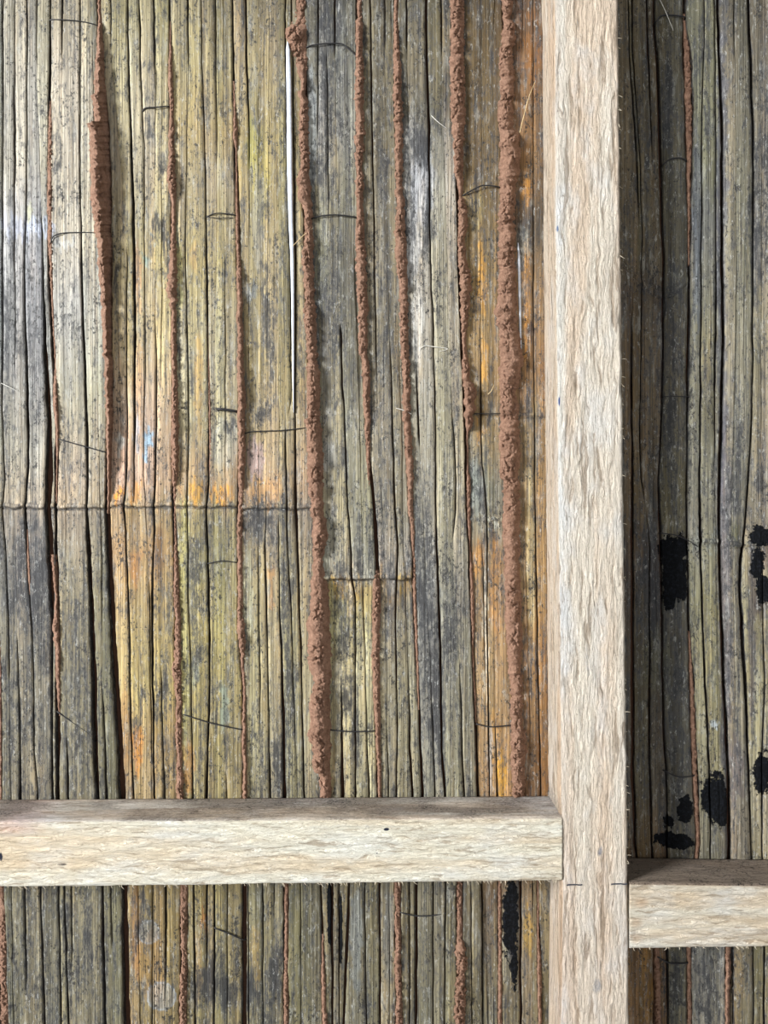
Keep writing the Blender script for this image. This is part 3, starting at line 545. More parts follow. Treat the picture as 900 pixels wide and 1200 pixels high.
# ------------------------------------------------------------------ clay
CL = [
('thin clay seam between the two leftmost bamboo culms, upper half', .5, [(118,58,60,.3),(135,57,61,2),(160,56,61.5,2.5),(190,55.5,61.5,3),(250,55,62,3),(300,56.5,62,2),(360,60,63.5,.5),(425,63.5,66.5,.5),(460,62.5,68,4),(475,62,68.5,5),(500,65,69.5,4),(520,65.5,69.5,3.4),(535,66,68.5,2),(560,65.5,68,1.6),(590,65,67.5,.5)]),
('short crumbly clay seam at left below the node line, ending at a slanting wire', .45, [(650,59,65,0),(680,62,66.5,2.5),(700,64.5,68,3),(720,63,68.5,3),(735,61.5,70,6),(755,64,71,4),(775,65,72,6),(790,65,71,4),(810,67,72,4),(830,68,71.5,3),(839,69,71,.5)]),
('tiny clay sliver in the crack of the leftmost culm', .5, [(620,31,33,0),(650,31.7,35,2.5),(680,33,36.5,2.5),(697,34,36,.5)]),
('tallest clay slab leaning out at upper left, crumbly left lip and smooth shaded side', .40, [(-36,112,119,1),(22,114.5,120,1),(38,114,121,5),(70,111.5,123,8),(100,110,124.5,9),(110,109,124.5,9),(112,105,124.5,11),(120,108,125,10),(142,109,126,10),(145,101,127,15),(155,104,127.5,14),(200,105,129,15),(240,106,130,14),(262,110,130,12),(300,114,130.5,11),(330,116.5,130,11),(350,118,130.5,10),(358,118,130,6),(362,118.5,131,10),(395,120,131,10),(430,121,132,9),(460,123,132,9),(500,124,132,8),(530,125,131,7),(560,126,130.5,5),(580,126,130,2.5),(602,125,128,.5)]),
('narrow clay seam left of the yellowish culm, knobbly and long', .4, [(25,199,200.5,.5),(60,198.5,202,2.5),(75,197.5,202.5,5),(90,196.5,203,6),(110,198,204,5),(135,199,204.5,4),(155,196.5,205,6.5),(175,198,205,5),(195,197,206.5,8),(210,195.5,207,9),(225,198,207,8),(240,201,206.5,5),(270,201,207,5),(300,199,208,8),(320,197,208.5,9),(340,194,208,10),(350,197,208,8),(365,200,207,7),(390,200,207.5,7),(430,201,208,7),(450,201,209,8),(480,201,210,9),(500,200,210,9),(540,201,210,9),(560,202,209,7),(570,202,208,2),(600,203.5,207,1),(640,204,208,2),(665,204,210,4),(700,203,211,4.5),(720,205,212,5),(750,205,213,5),(780,202,213,6),(790,200,214,7),(800,204,214,5),(830,206,214,5),(860,205,214,6),(890,207,214,5),(915,206,216,6),(960,207,216,5),(1020,210,219,2),(1100,212,219.5,3.4),(1130,213,219,2),(1145,211,219.5,5),(1200,210,218.5,4),(1236,210,218.5,4)]),
('narrow clay seam right of the yellowish culm, fattest halfway down', .4, [(95,273,275.5,1),(130,273.5,277,2.5),(150,273,279,5),(162,273,279,5),(175,276,278.5,2),(230,276,279,2),(250,276,280,3),(300,277,281.5,4),(320,277,284,7),(340,277.5,284,7),(370,277,285,8),(400,278,285.5,8),(440,278,287,10),(480,278,288,10),(510,279,288,10),(540,279,288,9),(568,279,287,7),(575,279.5,286,2),(595,279,285,4),(620,277,284.5,5),(650,278,285,5),(700,278,285.5,5),(725,278,286,5),(731,277,288,8),(755,279,288,7),(770,282,287,4),(810,285,289,3),(840,284,288.5,4),(870,283,289,5),(900,285,290,5),(930,284,290,5),(955,284,290,3)]),
('hairline clay seam inside the yellowish culm', .5, [(378,243,245,0),(420,243.5,246,2),(470,244,247.5,3),(500,244,248,3),(530,245.5,248,3),(548,245,247,2),(560,245,246,.5)]),
('long lumpy clay seam left of the dark grey-topped culm, widest just above the rail', .38, [(-36,342,359.5,1),(22,342,360,2),(28,340,360,3),(34,333,360,8),(45,335,360,7),(60,341,360,3.5),(80,346,360,4),(90,350,359,8),(97,352,358,9),(105,353,359,6),(107,349,358,6),(120,351,361,6),(150,350,362,7),(190,352,363,8),(205,350,363,9),(210,347,364,11),(235,350,366,11),(245,355,366,8),(270,357,367,8),(300,353,368,10),(325,355,368,10),(347,357,369,9),(351,358,368,6),(360,355,371,11),(385,356,371,11),(395,358,371,10),(419,359,373,12),(422,360,371,6),(430,358,374,12),(460,359,376,13),(486,360,376,12),(489,361,375,8),(492,357,377,14),(510,359,378,14),(545,360,381,15),(580,361,380,14),(584,364,380,10),(600,364,382,15),(610,366,383,16),(620,366,384,16),(627,366,388,18),(635,366,384,15),(650,366,382,13),(654,367,380,8),(670,366,383,13),(677,366,384,10),(682,364,385,15),(700,364,386,15),(720,362,387,15),(730,358,387,16),(740,361,388,16),(765,360,389,16),(785,362,389,14),(797,367,389,12),(800,368,388,11),(812,365,388,15),(830,361,388,17),(840,364,388,13),(852,361,388,14),(862,360,388,15),(872,363,388,13),(882,366,388,12),(895,366,388,13),(905,367,388,10),(908,373,388,7),(915,374,389,8),(930,375,389,8),(950,374,388,4)]),
('clay seam between the dark grey-topped culm and the narrow culm, upper half', .45, [(-36,418,424,1),(22,418,425,2),(27,416,425,8),(52,416,425,8),(58,416.5,425,5),(66,416,425,8),(85,416,427,9),(120,415,427,10),(126,416,426,7),(140,416,427,9),(160,416,428,9),(190,416,426,7),(197,418,425,5),(215,416,427,9),(240,418,426,8),(270,417,428,9),(300,416,429,9),(325,418,431,10),(360,419,432,9),(385,420,431,8),(400,419,431,8),(415,421,431,8),(418,424,432,7),(430,424,434,9),(470,425,434,8),(500,427,434.5,6),(540,429,434,4),(570,431,434,2),(588,432,434,.5)]),
('smooth thin clay roll below the broken node edge, ending at the rail', .45, [(668,438.5,444,1),(680,436,445,6),(700,436,446,7),(715,436,447,7),(740,436,445.5,6),(770,435,445.5,6),(800,437,446,6),(830,438,446,6),(860,440,446,5),(880,441,446,4),(900,442,447,4),(930,443,447,3),(955,443,447,2)]),
('knobbly clay seam left of the torn silver bamboo patch', .45, [(-36,461,467,.5),(28,461,467,2.5),(45,461,468,6),(55,461,469,6),(58,461,469,4),(61,461,470,8),(84,460,471,8),(87,461,471,9),(125,461,473,10),(128,462,473,7),(132,462,474,10),(165,462,473,9),(195,463,473,9),(200,463,474,9),(218,463,472,6),(222,463,474,9),(245,464,475,9),(270,462,476,10),(300,463,479,11),(320,466,479,12),(340,467,478,10),(344,467,478,7),(350,467,479,10),(393,469,480,10),(396,469,480,7),(400,469,480,10),(430,470,481,10),(440,472,482,8),(470,471,482,9),(490,471,482,8),(495,472,482,6),(500,473,483,9),(515,474,484,9),(550,475,485,9),(570,477,485,8),(600,478,486,6),(612,480,487,5),(630,481,487,5),(640,482,487,3.5),(660,483,488,2.5),(700,484,488.5,4),(740,486,490.5,3),(780,488,491.5,3),(810,489,491.5,2),(832,490,492,.5)]),
('clay seam with tumbling chunk halfway down, left of the amber-brown culm', .45, [(-36,528,547,11),(20,527,545,11),(30,527,544,9),(32,527,544,7),(35,526,544,11),(55,526,544,11),(62,526,545,6),(65,526,545,5),(68,525,544,11),(95,526,545,11),(98,526,545,8),(102,526,545,11),(135,527,546,11),(150,529,545,10),(170,530,543,9),(200,532,544,9),(220,536,543,5),(230,537,542,2),(234,537,545,7),(245,537,548,9),(265,536,548,9),(280,536,545,8),(300,536,546,8),(320,538,551,10),(335,539,553,11),(360,539,550,10),(380,540,548,8),(400,541,546,5),(415,542,547,5),(430,541,551,8),(444,541,551,8),(447,542,552,5),(450,543,557,12),(458,543,558,13),(480,544,557,13),(500,545,553,10),(506,546,549,2),(540,546.5,549,1),(570,546.5,552,3),(590,546.5,551,2),(620,548,552,3),(640,549.5,551.5,1),(680,550.5,555,3),(710,551,556,3),(740,552,556,2),(760,552,555,1),(820,555.5,558,2),(840,556,558.5,1.5),(850,557,558.5,.5)]),
('widest clay seam of all, thick cracked chunks beside the timber post', .5, [(-36,587,601,8),(10,588,601,9),(16,590,600,8),(22,589,598,4),(27,590,603,10),(45,588,606,12),(54,588,603,11),(57,587,602,7),(62,586,602,10),(80,585,603,11),(112,586,603,10),(116,586,601,6),(120,584,601,10),(130,582,602,11),(148,584,602,10),(151,585,604,8),(154,585,608,13),(175,586,610,15),(200,585,610,15),(212,586,607,12),(218,585,604,8),(224,585,605,11),(230,585,604,11),(260,584,603,11),(265,583,604,11),(290,585,604,11),(300,584,604,11),(325,584,605,12),(345,584,606,12),(365,579,606,13),(380,582,607,12),(386,585,607,8),(390,585,610,14),(420,585,613,16),(435,584,611,15),(455,586,609,11),(458,586,605,8),(462,585,604,11),(480,585,609,11),(488,585,608,8),(491,586,608,6),(495,586,609,11),(520,585,611,12),(545,585,609,12),(560,586,608,9),(563,589,608,5),(567,589,609,9),(590,590,610,11),(610,588,610,11),(616,589,610,8),(619,589,610,11),(640,590,611,11),(652,591,610,10),(657,591,610,7),(662,591,610,11),(680,591,611,11),(720,592,612,11),(750,593,613,11),(775,595,611,9),(780,596,611,7),(790,596,612,9),(810,598,613,9),(817,599,613,5),(822,598,614,10),(845,599,613,9),(850,599,613,6),(856,598,616,10),(880,598,618,11),(900,599,616,10),(930,601,616,9),(955,601,616,4)]),
('thin clay seam in the olive-yellow culm under the rail', .5, [(1000,333,338.5,0),(1030,332.5,338.7,2.4),(1080,333,338.3,3),(1120,332.7,338.3,3.4),(1135,332.4,338.2,2),(1145,332,338.5,4),(1200,332,338.6,4),(1236,332,338.6,4)]),
('faint reddish clay seam near the bottom edge, left of black-streaked strips', .5, [(1095,376.5,379.5,.5),(1150,376.5,381.5,3),(1200,377.5,384,4),(1236,378,384.5,4)]),
('clay seam under the rail at the left end of a curved wire', .45, [(990,461,470,1),(1030,461,470.5,4),(1056,462,470,5),(1062,463,469.5,2),(1080,462,470,4),(1100,463,470,6),(1140,462,471,6),(1148,463,471,4),(1155,463,472,7),(1162,464,471,4),(1180,463,472,6),(1236,463,473,7)]),
('clay seam under the rail with a fat lump near the bottom, right of curved wire', .45, [(990,534,541,1),(1030,534,541.5,3),(1080,534,542,4),(1100,534,543,5),(1110,532,547,10),(1130,533,549,12),(1139,534,548,10),(1142,535,546,5),(1146,534,547,11),(1165,532,548,12),(1180,531,548,12),(1200,532,546,11),(1236,532,546,11)]),
('thin clay line left of the black stained strip under the rail', .5, [(990,584,587,.5),(1030,583.5,587.5,2),(1120,584,588,2.5),(1150,583.5,588.5,3.5),(1236,584,588.5,3)]),
('thin clay seam beside the foot of the post, below the long rail', .5, [(1000,629,631,.5),(1100,629,632.5,2),(1140,629,635,4),(1170,630,635,5),(1236,630.5,635,4)]),
('patchy clay seam at lower left, right of the slit grey strips', .5, [(1000,119.0,122,.3),(1020,119.3,122.3,.5)]),
('dark clay filling at the bottom left corner', .5, [(700,-4,-1,1),(770,-3,2,3),(930,-2,3,3),(1040,-3,6.5,2),(1120,-2,9,3),(1150,-2,8.5,3),(1160,-2,10,1),(1236,-1,12,1)]),
('recessed orange-red clay strip showing in the dark slit, upper right', .5, [(15,801,803.5,-1.5),(60,802.5,809,-.5),(100,803,811.5,0),(150,804,811.5,0),(200,805,810.5,0),(260,806,809.5,-.5),(310,807,809,-1.5)]),
('thin recessed clay line right of the dark shaded culms, above the short rail', .5, [(740,806.5,809,-1),(800,808.5,813.5,1),(850,809.5,816,2),(900,811,817.5,2),(985,815.5,821,2),(1040,811,816,1)]),
('clay seam right of the post under the short rail, leftmost of three', .5, [(1060,766,770,0),(1110,766.5,772.5,3),(1160,767,774,4),(1236,768,775,4)]),
('clay seam under the short rail, middle one of three', .5, [(1060,806,812,1),(1110,804.5,810,3),(1160,805.5,810.5,3),(1236,805.5,811,3)]),
('jagged clay seam under the short rail, rightmost of three', .5, [(1060,849,855,1),(1110,849,855.5,4),(1140,850,857,6),(1165,849,855,5),(1236,850,856,5)]),
]
CL = [c for c in CL if 'patchy' not in c[0]]
# patchy seam in the split of culm B below the rail: a visible clay plug sits in the open slit
for si, (lab, pk, pts) in enumerate(CL):
    p = np.array(pts, float)
    y = np.arange(p[0, 0], p[-1, 0]+.1, 1.0)
    xl = np.interp(y, p[:, 0], p[:, 1]); xr = np.interp(y, p[:, 0], p[:, 2]); h = np.interp(y, p[:, 0], p[:, 3])
    w = xr-xl
    if 'tallest clay slab leaning' in lab: h = h*1.6
    amp = np.clip(w/12., .16, 1)
    if 'tiny' in lab or 'dark clay' in lab: amp = amp*.6
    xl = xl+fbm(y/4., 0*y+si, 101, 4)*2.6*amp; xr = xr+fbm(y/4., 0*y+si*2.2, 103, 4)*2.2*amp
    h = np.where(h > 2, h*(1+.18*fbm(y/9., 0*y+si, 105, 3)), h)
    nc = int(np.clip(np.max(w)*1.3, 9, 36))
    u = np.linspace(0, 1, nc)[None, :]
    # correction: the measured outline is seen at the height of the bead, not on the wall
    pkk = pk+.08*fbm(y/20., 0*y+si, 107, 2)[:, None]
    if 'tallest clay slab leaning' in lab: pkk = pkk+.10*fbm(y/4., 0*y, 109, 3)[:, None]
    prof = np.where(u < pkk, 1-((pkk-u)/pkk)**2.6, 1-((u-pkk)/(1-pkk))**(.95 if 'tallest clay slab leaning' in lab else 2.1))
    prof = np.clip(prof, 0, 1)
    bot = -7.
    H0 = np.where(h > 2, 0., -2.)[:, None]
    X = xl[:, None]+w[:, None]*u; Y = y[:, None]+0*u
    H = H0+(h[:, None]-H0)*prof
    ck = np.clip(w/14., .6, 1.35)[:, None].mean()
    f1, f2 = worley(X/9.5/ck+.3*fbm(X/5, Y/5, 3), Y/9./ck+si*7+.3*fbm(X/5, Y/5, 8), 110+si)
    g1, g2 = worley(X/4.2, Y/4.0+si*7, 140+si)
    lump = np.clip((f2-f1)*2.2, 0, 1)**.6-.62
    lump2 = np.clip((g2-g1)*2.2, 0, 1)**.6-.6
    rough = np.ones_like(X)
    if 'tallest clay slab leaning' in lab: rough = np.clip(1.25-(u-pk)*3.4, .10, 1)*np.ones_like(X)
    if 'widest just above' in lab: rough = np.where((Y > 690) & (u > .68), .15, 1.)
    # sheared, smoother facets here and there
    sm = np.clip(fbm(X/12., Y/16.+si, 170, 2)*2+.75, .25, 1)
    H = H+(lump*5.6*sm+lump2*2.6*sm+fbm(X/2., Y/2., 160+si, 3)*1.1)*amp[:, None]*rough*np.clip(prof*1.6, 0, 1)
    X = X+(fbm(X/6., Y/5., 180+si, 2)*1.1+(g1-.5)*.8)*amp[:, None]*rough*np.sin(np.pi*u)
    H = np.maximum(H, bot+.5)
    X = 450+(X-450)*(1-np.clip(H, 0, 20)/900.)     # true position at its height
    Y2 = 600+(Y-600)*(1-np.clip(H, 0, 20)/900.)
    X = np.concatenate([X[:, :1]+.3, X, X[:, -1:]-.3], 1); Y2 = np.concatenate([Y2[:, :1], Y2, Y2[:, -1:]], 1)
    H = np.concatenate([np.full((len(y), 1), bot), H, np.full((len(y), 1), bot)], 1)
    # close the ends
    X = np.concatenate([X[:1], X, X[-1:]]); Y2 = np.concatenate([Y2[:1]-.3, Y2, Y2[-1:]+.3]); H = np.concatenate([np.full_like(H[:1], bot), H, np.full_like(H[:1], bot)])
    org = W(float(np.mean(X)), float(y[-1]), 0.)
    o = mesh_obj('clay_seam', W(X, Y2, H).reshape(-1, 3), grid_faces(X.shape[0], X.shape[1]), CLAY, None, origin=org)
    tag(o, lab, 'clay', 'clay pressed through the gaps of the bamboo')

# ------------------------------------------------------------------ wires, straws
def tube(path, r, seg=7):
    P = np.array(path, float)
    # resample with catmull-rom
    out = []
    n = len(P)
    for i in range(n-1):
        p0 = P[max(i-1, 0)]; p1 = P[i]; p2 = P[i+1]; p3 = P[min(i+2, n-1)]
        for t in np.linspace(0, 1, 9)[:-1]:
            out.append(.5*((2*p1)+(p2-p0)*t+(2*p0-5*p1+4*p2-p3)*t*t+(3*p1-p0-3*p2+p3)*t**3))
    out.append(P[-1]); Q = np.array(out)
    T = np.gradient(Q, axis=0); T /= np.linalg.norm(T, axis=1)[:, None]+1e-12
    up = np.array([0, 1., 0]); up = np.where(np.abs(T @ up)[:, None] > .95, np.array([1., 0, 0]), up)
    A = np.cross(T, up); A /= np.linalg.norm(A, axis=1)[:, None]; B = np.cross(T, A)
    rr = np.broadcast_to(np.asarray(r, float), (len(Q),)) if np.ndim(r) == 0 else np.interp(np.linspace(0, 1, len(Q)), np.linspace(0, 1, len(r)), r)
    a = np.linspace(0, 2*np.pi, seg, endpoint=False)
    V = Q[:, None]+rr[:, None, None]*(np.cos(a)[None, :, None]*A[:, None]+np.sin(a)[None, :, None]*B[:, None])
    return V.reshape(-1, 3), grid_faces(len(Q), seg, wrap=True)
def wire(pts, label, r=.62, mat=WIRE, name='tie_wire', cat='wire', group='thin tie wires across the bamboo', lift=3.6, dive=True):
    path = []
    n = len(pts)
    for i, p in enumerate(pts):
        hz = lift+(.8*math.sin(math.pi*i/max(1, n-1)))
        if dive and i in (0, n-1): hz = lift-1.2
        path.append(W(p[0], p[1], hz))
    if dive:
        dx = 1.2 if pts[-1][0] > pts[0][0] else -1.2
        path = [W(pts[0][0]-dx, pts[0][1]+.4, -4)]+path+[W(pts[-1][0]+dx, pts[-1][1]+.6, -4)]
    org = W(*[float(v) for v in (sum(p[0] for p in pts)/n, sum(p[1] for p in pts)/n)], 0.)
    rs = r*S if np.ndim(r) == 0 else [q*S for q in r]
    v, f = tube(path, rs)
    return tag(mesh_obj(name, v, f, mat, None, origin=org), label, cat, group)
WR = [
([(60,25),(78,26),(98,28),(114,31)], 'dark wire across the top of the second culm, nearest the upper left corner'),
([(61,285),(64,279),(74,275),(95,274),(112,274)], 'hooked wire running to the tallest clay slab, beside a pale smear', .7),
([(70,515),(95,522),(124,530)], 'straight wire slanting down right above the node line on the second culm', .75),
([(69,834),(88,846),(105,858),(111,868)], 'slanting wire at lower left that drops into a dark slit', .7),
([(168,132),(172,129),(184,128),(198,126)], 'short wire above a scratched pale scar on the third culm', .8),
([(243,255),(256,251.5),(276,253)], 'upper strand of the doubled wire on the yellowish culm, upper part'),
([(244,255.5),(258,257.5),(272,256)], 'lower strand of the doubled wire on the yellowish culm', .45),
([(245,660),(261,657),(277,659)], 'short bowed wire on the yellowish culm below the node line'),
([(217,837),(248,846),(282,854)], 'long slanting wire above the long rail on the yellowish culm', .75),
([(288,508),(300,506),(330,505),(357,502)], 'nearly level wire crossing the olive-yellow culm above its node'),
([(361,56),(378,54),(400,54),(408,59),(417,66)], 'bent wire across the dark grey-topped culm, uppermost one there', .8),
([(366,257),(378,254.5),(396,253.5),(417,255.5)], 'wire across the grey-topped culm beneath the bent one', .8),
([(389,855),(412,856),(438,856)], 'level wire just above the rail on the pale lower part of the grey-topped culm', .75),
([(544,229),(560,221),(568,219),(584,220)], 'wire tented over the amber-brown culm, upper part', .75),
([(557,485),(572,485.5),(586,485)], 'short straight wire at mid height on the amber-brown culm', .5),
([(559,848),(575,850.5),(598,849)], 'wire on the amber-brown culm just above the rail', .75),
([(470,1068),(488,1071),(510,1070),(534,1066)], 'curved wire below the long rail between two clay seams', .75),
([(252,1086),(268,1091),(286,1100)], 'short slanting wire below the long rail on the yellowish culm', .75),
([(768,27),(773,21.5),(785,20.5),(801,21.5)], 'wire at the top right, above the recessed clay strip', .85),
([(776,194),(784,188.5),(795,187),(803,189)], 'arched wire right of the post, second from the top there', .75),
([(778,465),(792,465),(806,465.5)], 'thin straight wire right of the post at mid height', .5),
([(779,903),(794,909),(812,908)], 'sagging wire right of the post above the short rail', .7),
([(770,1120),(784,1126),(804,1127)], 'sagging wire under the short rail', .85),
([(774,625),(790,627),(808,635),(818,642)], 'curling wire above the square tar blot right of the post', .6),
]
for w_ in WR: wire(w_[0], w_[1], w_[2] if len(w_) > 2 else .62)
wire([(256,480),(263,480.5),(277,482.5)], 'thick black wire stub poking left from under a clay seam', 1.6, lift=4.5)
ST = [
([(608,158),(613,138),(619,116),(626,99)], 'golden straw rising from the widest clay seam beside the post', STRAW),
([(344,290),(354,280),(367,269)], 'golden straw crossing the painted white edge highlight', STRAW),
([(505,138),(513,146),(523,153)], 'pale straw at the head of the torn silver patch', PALE),
([(492,410),(498,406.5),(507,407.5),(524,410),(514,413)], 'pale curled fibre on the grey raised culm', PALE),
([(571,463),(575,459),(578,452)], 'tiny golden straw on the amber-brown culm near the clay chunk', STRAW),
([(770,0),(778,18),(787,39)], 'long pale fibre at the top right over a wire', PALE),
([(4,450),(13,454),(22,459)], 'white fibre at the left edge at mid height', PALE),
([(464,479),(474,482),(482,486)], 'pale hair caught on the clay seam left of the grey raised culm', PALE),
([(317,322),(316,330),(318,341)], 'hooked dry fibre on the olive-yellow culm', STRAW),
]
for p_, l_, m_ in ST: wire(p_, l_, [.4, .45, .22], m_, 'straw_fibre', 'straw', 'loose straws and fibres', 5.2, False)

# pale strips painting the bright edge highlights beside olive culm and widest seam
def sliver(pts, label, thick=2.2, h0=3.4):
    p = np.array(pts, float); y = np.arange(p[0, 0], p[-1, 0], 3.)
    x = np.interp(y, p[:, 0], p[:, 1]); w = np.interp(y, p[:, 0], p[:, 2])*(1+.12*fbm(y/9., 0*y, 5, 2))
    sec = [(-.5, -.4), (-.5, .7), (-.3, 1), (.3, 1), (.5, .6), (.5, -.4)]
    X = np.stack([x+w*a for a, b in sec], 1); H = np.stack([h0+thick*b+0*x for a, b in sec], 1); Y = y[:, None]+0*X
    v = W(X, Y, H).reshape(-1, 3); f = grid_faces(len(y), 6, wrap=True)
    o = mesh_obj('edge_highlight_strip', v, f, EDGE_HILITE, None, origin=W(float(x[-1]), float(y[-1]), 0.))
    tag(o, label, 'bamboo', 'painted highlights on bamboo edges')
sliver([(52,337.5,1),(60,338,4.5),(100,339,5.5),(200,340,6),(260,341.2,5),(300,342.8,4),(350,343.6,3.4),(420,344,2.6),(485,344.5,.6)], 'painted white highlight along a bamboo edge left of the long lumpy clay seam')
sliver([(285,607,1),(300,608,3),(350,609,3),(400,610,2.2),(432,611,.6)], 'short painted bluish-white edge highlight right of the widest clay seam', 1.6, 0)

# ------------------------------------------------------------------ timber
DF = D/1.079; HF = D-DF; SF = DF/900.
def FX(x): return (x-450)*SF
def FZ(y): return ZC+(600-y)*SF
def timber(name, axis, a0, a1, lo, hi, mat, label, fn):
    """beam along axis ('z' or 'x'); lo/hi: functions of the running coordinate giving the two edges; fn(x,z,side)->attrs"""
    step = 1.6*SF
    t = np.arange(a0, a1+step, step)
    L0 = lo(t); L1 = hi(t)
    nf = 60; ns = 26; ch = 4.5*SF
    # section: start at back of side 'lo', come forward, across the front, go back along side 'hi'
    back = .0032      # in front of the bamboo crests
    d0 = np.linspace(back, HF-ch, ns); 
    sec_u = []; sec_d = []; nrm = []
    for d in d0: sec_u.append((0, 0.)); sec_d.append(d); nrm.append((-1, 0))
    for k in (1, 2, 3):
        a = k/4*math.pi/2; sec_u.append((0, ch*(1-math.cos(a)))); sec_d.append(HF-ch+ch*math.sin(a)); nrm.append((-math.cos(a), math.sin(a)))
    U = np.linspace(0, 1, nf)
    for u in U: sec_u.append((u, ch*(1-2*u))); sec_d.append(HF); nrm.append((0, 1))
    for k in (3, 2, 1):
        a = k/4*math.pi/2; sec_u.append((1, -ch*(1-math.cos(a)))); sec_d.append(HF-ch+ch*math.sin(a)); nrm.append((math.cos(a), math.sin(a)))
    for d in d0[::-1]: sec_u.append((1, 0.)); sec_d.append(d); nrm.append((1, 0))
    su = np.array([s[0] for s in sec_u]); so = np.array([s[1] for s in sec_u]); sd = np.array(sec_d); nr = np.array(nrm)
    A = L0[:, None]*(1-su)+L1[:, None]*su+so; Dp = np.broadcast_to(sd, A.shape).copy(); T = np.broadcast_to(t[:, None], A.shape).copy()
    per = np.cumsum(np.concatenate([[0], np.hypot(np.diff(su*(L1[0]-L0[0])+so), np.diff(sd))]))[None, :]/SF + 0*A
    tt = T/SF
    wob = fbm(tt/120., per/60., 201, 3)*1.0
    if axis == 'z':
        n = wob+fbm(per/3.6+fbm(tt/22., per/30., 7, 2)*1.2, tt/26., 205, 3)*1.05+fbm(per/1.8, tt/7., 209, 3)*.45
    else:
        n = wob+fbm(per/3.4+fbm(tt/26., per/20., 7, 2)*1.0, tt/18., 215, 3)*.60+fbm(per/1.8, tt/5., 219, 3)*.35
    n = np.where(Dp < back+1e-6, 0, n)*SF
    A2 = A+n*nr[:, 0]; D2 = Dp+n*nr[:, 1]
    if axis == 'z': V = np.stack([A2, -D2, T], -1)
    else: V = np.stack([T, -D2, A2], -1)
    nr_, nc_ = A.shape
    V = V.reshape(-1, 3)
    F = grid_faces(nr_, nc_, wrap=True, flip=(axis == 'z'))
    # end caps
    extra = []; faces = []
    base = len(V)
    for r_ in (0, nr_-1):
        ring = V[r_*nc_:(r_+1)*nc_]; V2 = ring.mean(0)
        extra.append(V2); ci = base+len(extra)-1
        for k in range(0, nc_):
            a, b = r_*nc_+k, r_*nc_+(k+1) % nc_
            faces.append((a, b, ci, ci) if r_ == 0 else (b, a, ci, ci))
    V = np.concatenate([V, np.array(extra)])
    # attributes: front-drawing coordinates
    if axis == 'z': fx = A/SF+450; fy = 600-(T-ZC)/SF
    else: fx = T/SF+450; fy = 600-(A-ZC)/SF
    side = np.broadcast_to(nr[:, 0], A.shape)
    tint, dirt, ink, inkc = fn(fx, fy, side, Dp/HF)
    z2 = lambda a: np.concatenate([a.reshape(-1), [0, 0]])
    tint = np.concatenate([tint.reshape(-1, 3), np.ones((2, 3))]); inkc = np.concatenate([inkc.reshape(-1, 3), np.zeros((2, 3))])
    org = (float(V[:, 0].mean()), 0, float(V[:, 2].min()))
    me_faces = np.concatenate([F, np.array([(f[0], f[1], f[2], f[2]) for f in faces])])
    o = mesh_obj(name, V, F, mat, None, {'tint': tint, 'dirt': z2(dirt), 'ink': z2(ink), 'inkcol': inkc}, origin=org)
    # caps as triangles joined through bmesh
    import bmesh
    bm = bmesh.new(); bm.from_mesh(o.data); bm.verts.ensure_lookup_table()
    for f in faces:
        try: bm.faces.new([bm.verts[f[0]], bm.verts[f[1]], bm.verts[f[2]]])
        except ValueError: pass
    bmesh.ops.recalc_face_normals(bm, faces=bm.faces)
    bm.to_mesh(o.data); bm.free()
    return tag(o, label, 'timber')

def blob(x, y, bx, by, rx, ry): return np.clip(1.3-np.sqrt(((x-bx)/rx)**2+((y-by)/ry)**2), 0, 1)
def post_fn(x, y, side, dp):
    tint = np.ones(x.shape+(3,)); 
    w = 649+(y/1035.)*9
    pe = np.clip(1-np.abs(x-w-3)/14., 0, 1)*(side > -.9)      # cool daylight highlight along the corner, painted into the tint
    tint = tint*(1+pe[..., None]*np.array([-.02, .05, .14]))
    low = np.clip((y-900)/250., 0, 1); tint = tint*(1-low[..., None]*np.array([.06, .10, .12]))
    tint = np.where((side < -.9)[..., None], tint*np.array([1.04, .97, .90]), tint)
    ink = np.zeros(x.shape); ic = np.broadcast_to(lin((95, 110, 140)), x.shape+(3,)).copy()
    def put(v, col):
        nonlocal ink, ic
        k = v > ink; ink = np.maximum(ink, v); ic = np.where(k[..., None], lin(col), ic)
    put(blob(x, y, 653.5, 268, 2.0, 6)*.75, (120, 140, 175)); put(blob(x, y, 655.5, 470, 1.6, 8)*.85, (80, 100, 150))
    put(blob(x, y, 703, 998, 5, 11)*.55, (120, 125, 140)); put(blob(x, y, 700, 1155, 13, 19)*.52, (150, 148, 150))
    put(blob(x, y, 690, 770, 14, 50)*.42, (185, 182, 182))
    dash = ((np.abs(y-1036.3) < 1.0) & (((x > 664) & (x < 682)) | ((x > 715.5) & (x < 735))))*.95
    dirt = blob(x, y, 657, 960, 3, 30)*.5
    return tint, dirt, ink, ic
lo = lambda t: np.interp((600-(t-ZC)/SF), [-40, 0, 300, 640, 930, 1035, 1240], [FX(648), FX(649.5), FX(651), FX(655), FX(657), FX(659), FX(657)])
hi = lambda t: np.interp((600-(t-ZC)/SF), [-40, 0, 300, 640, 1035, 1240], [FX(723), FX(724.5), FX(728), FX(732), FX(736.5), FX(738.5)])
timber('wooden_post', 'z', FZ(1380), FZ(-180), lo, hi, POSTM, 'upright rough-sawn pale timber post standing against the bamboo wall', post_fn)

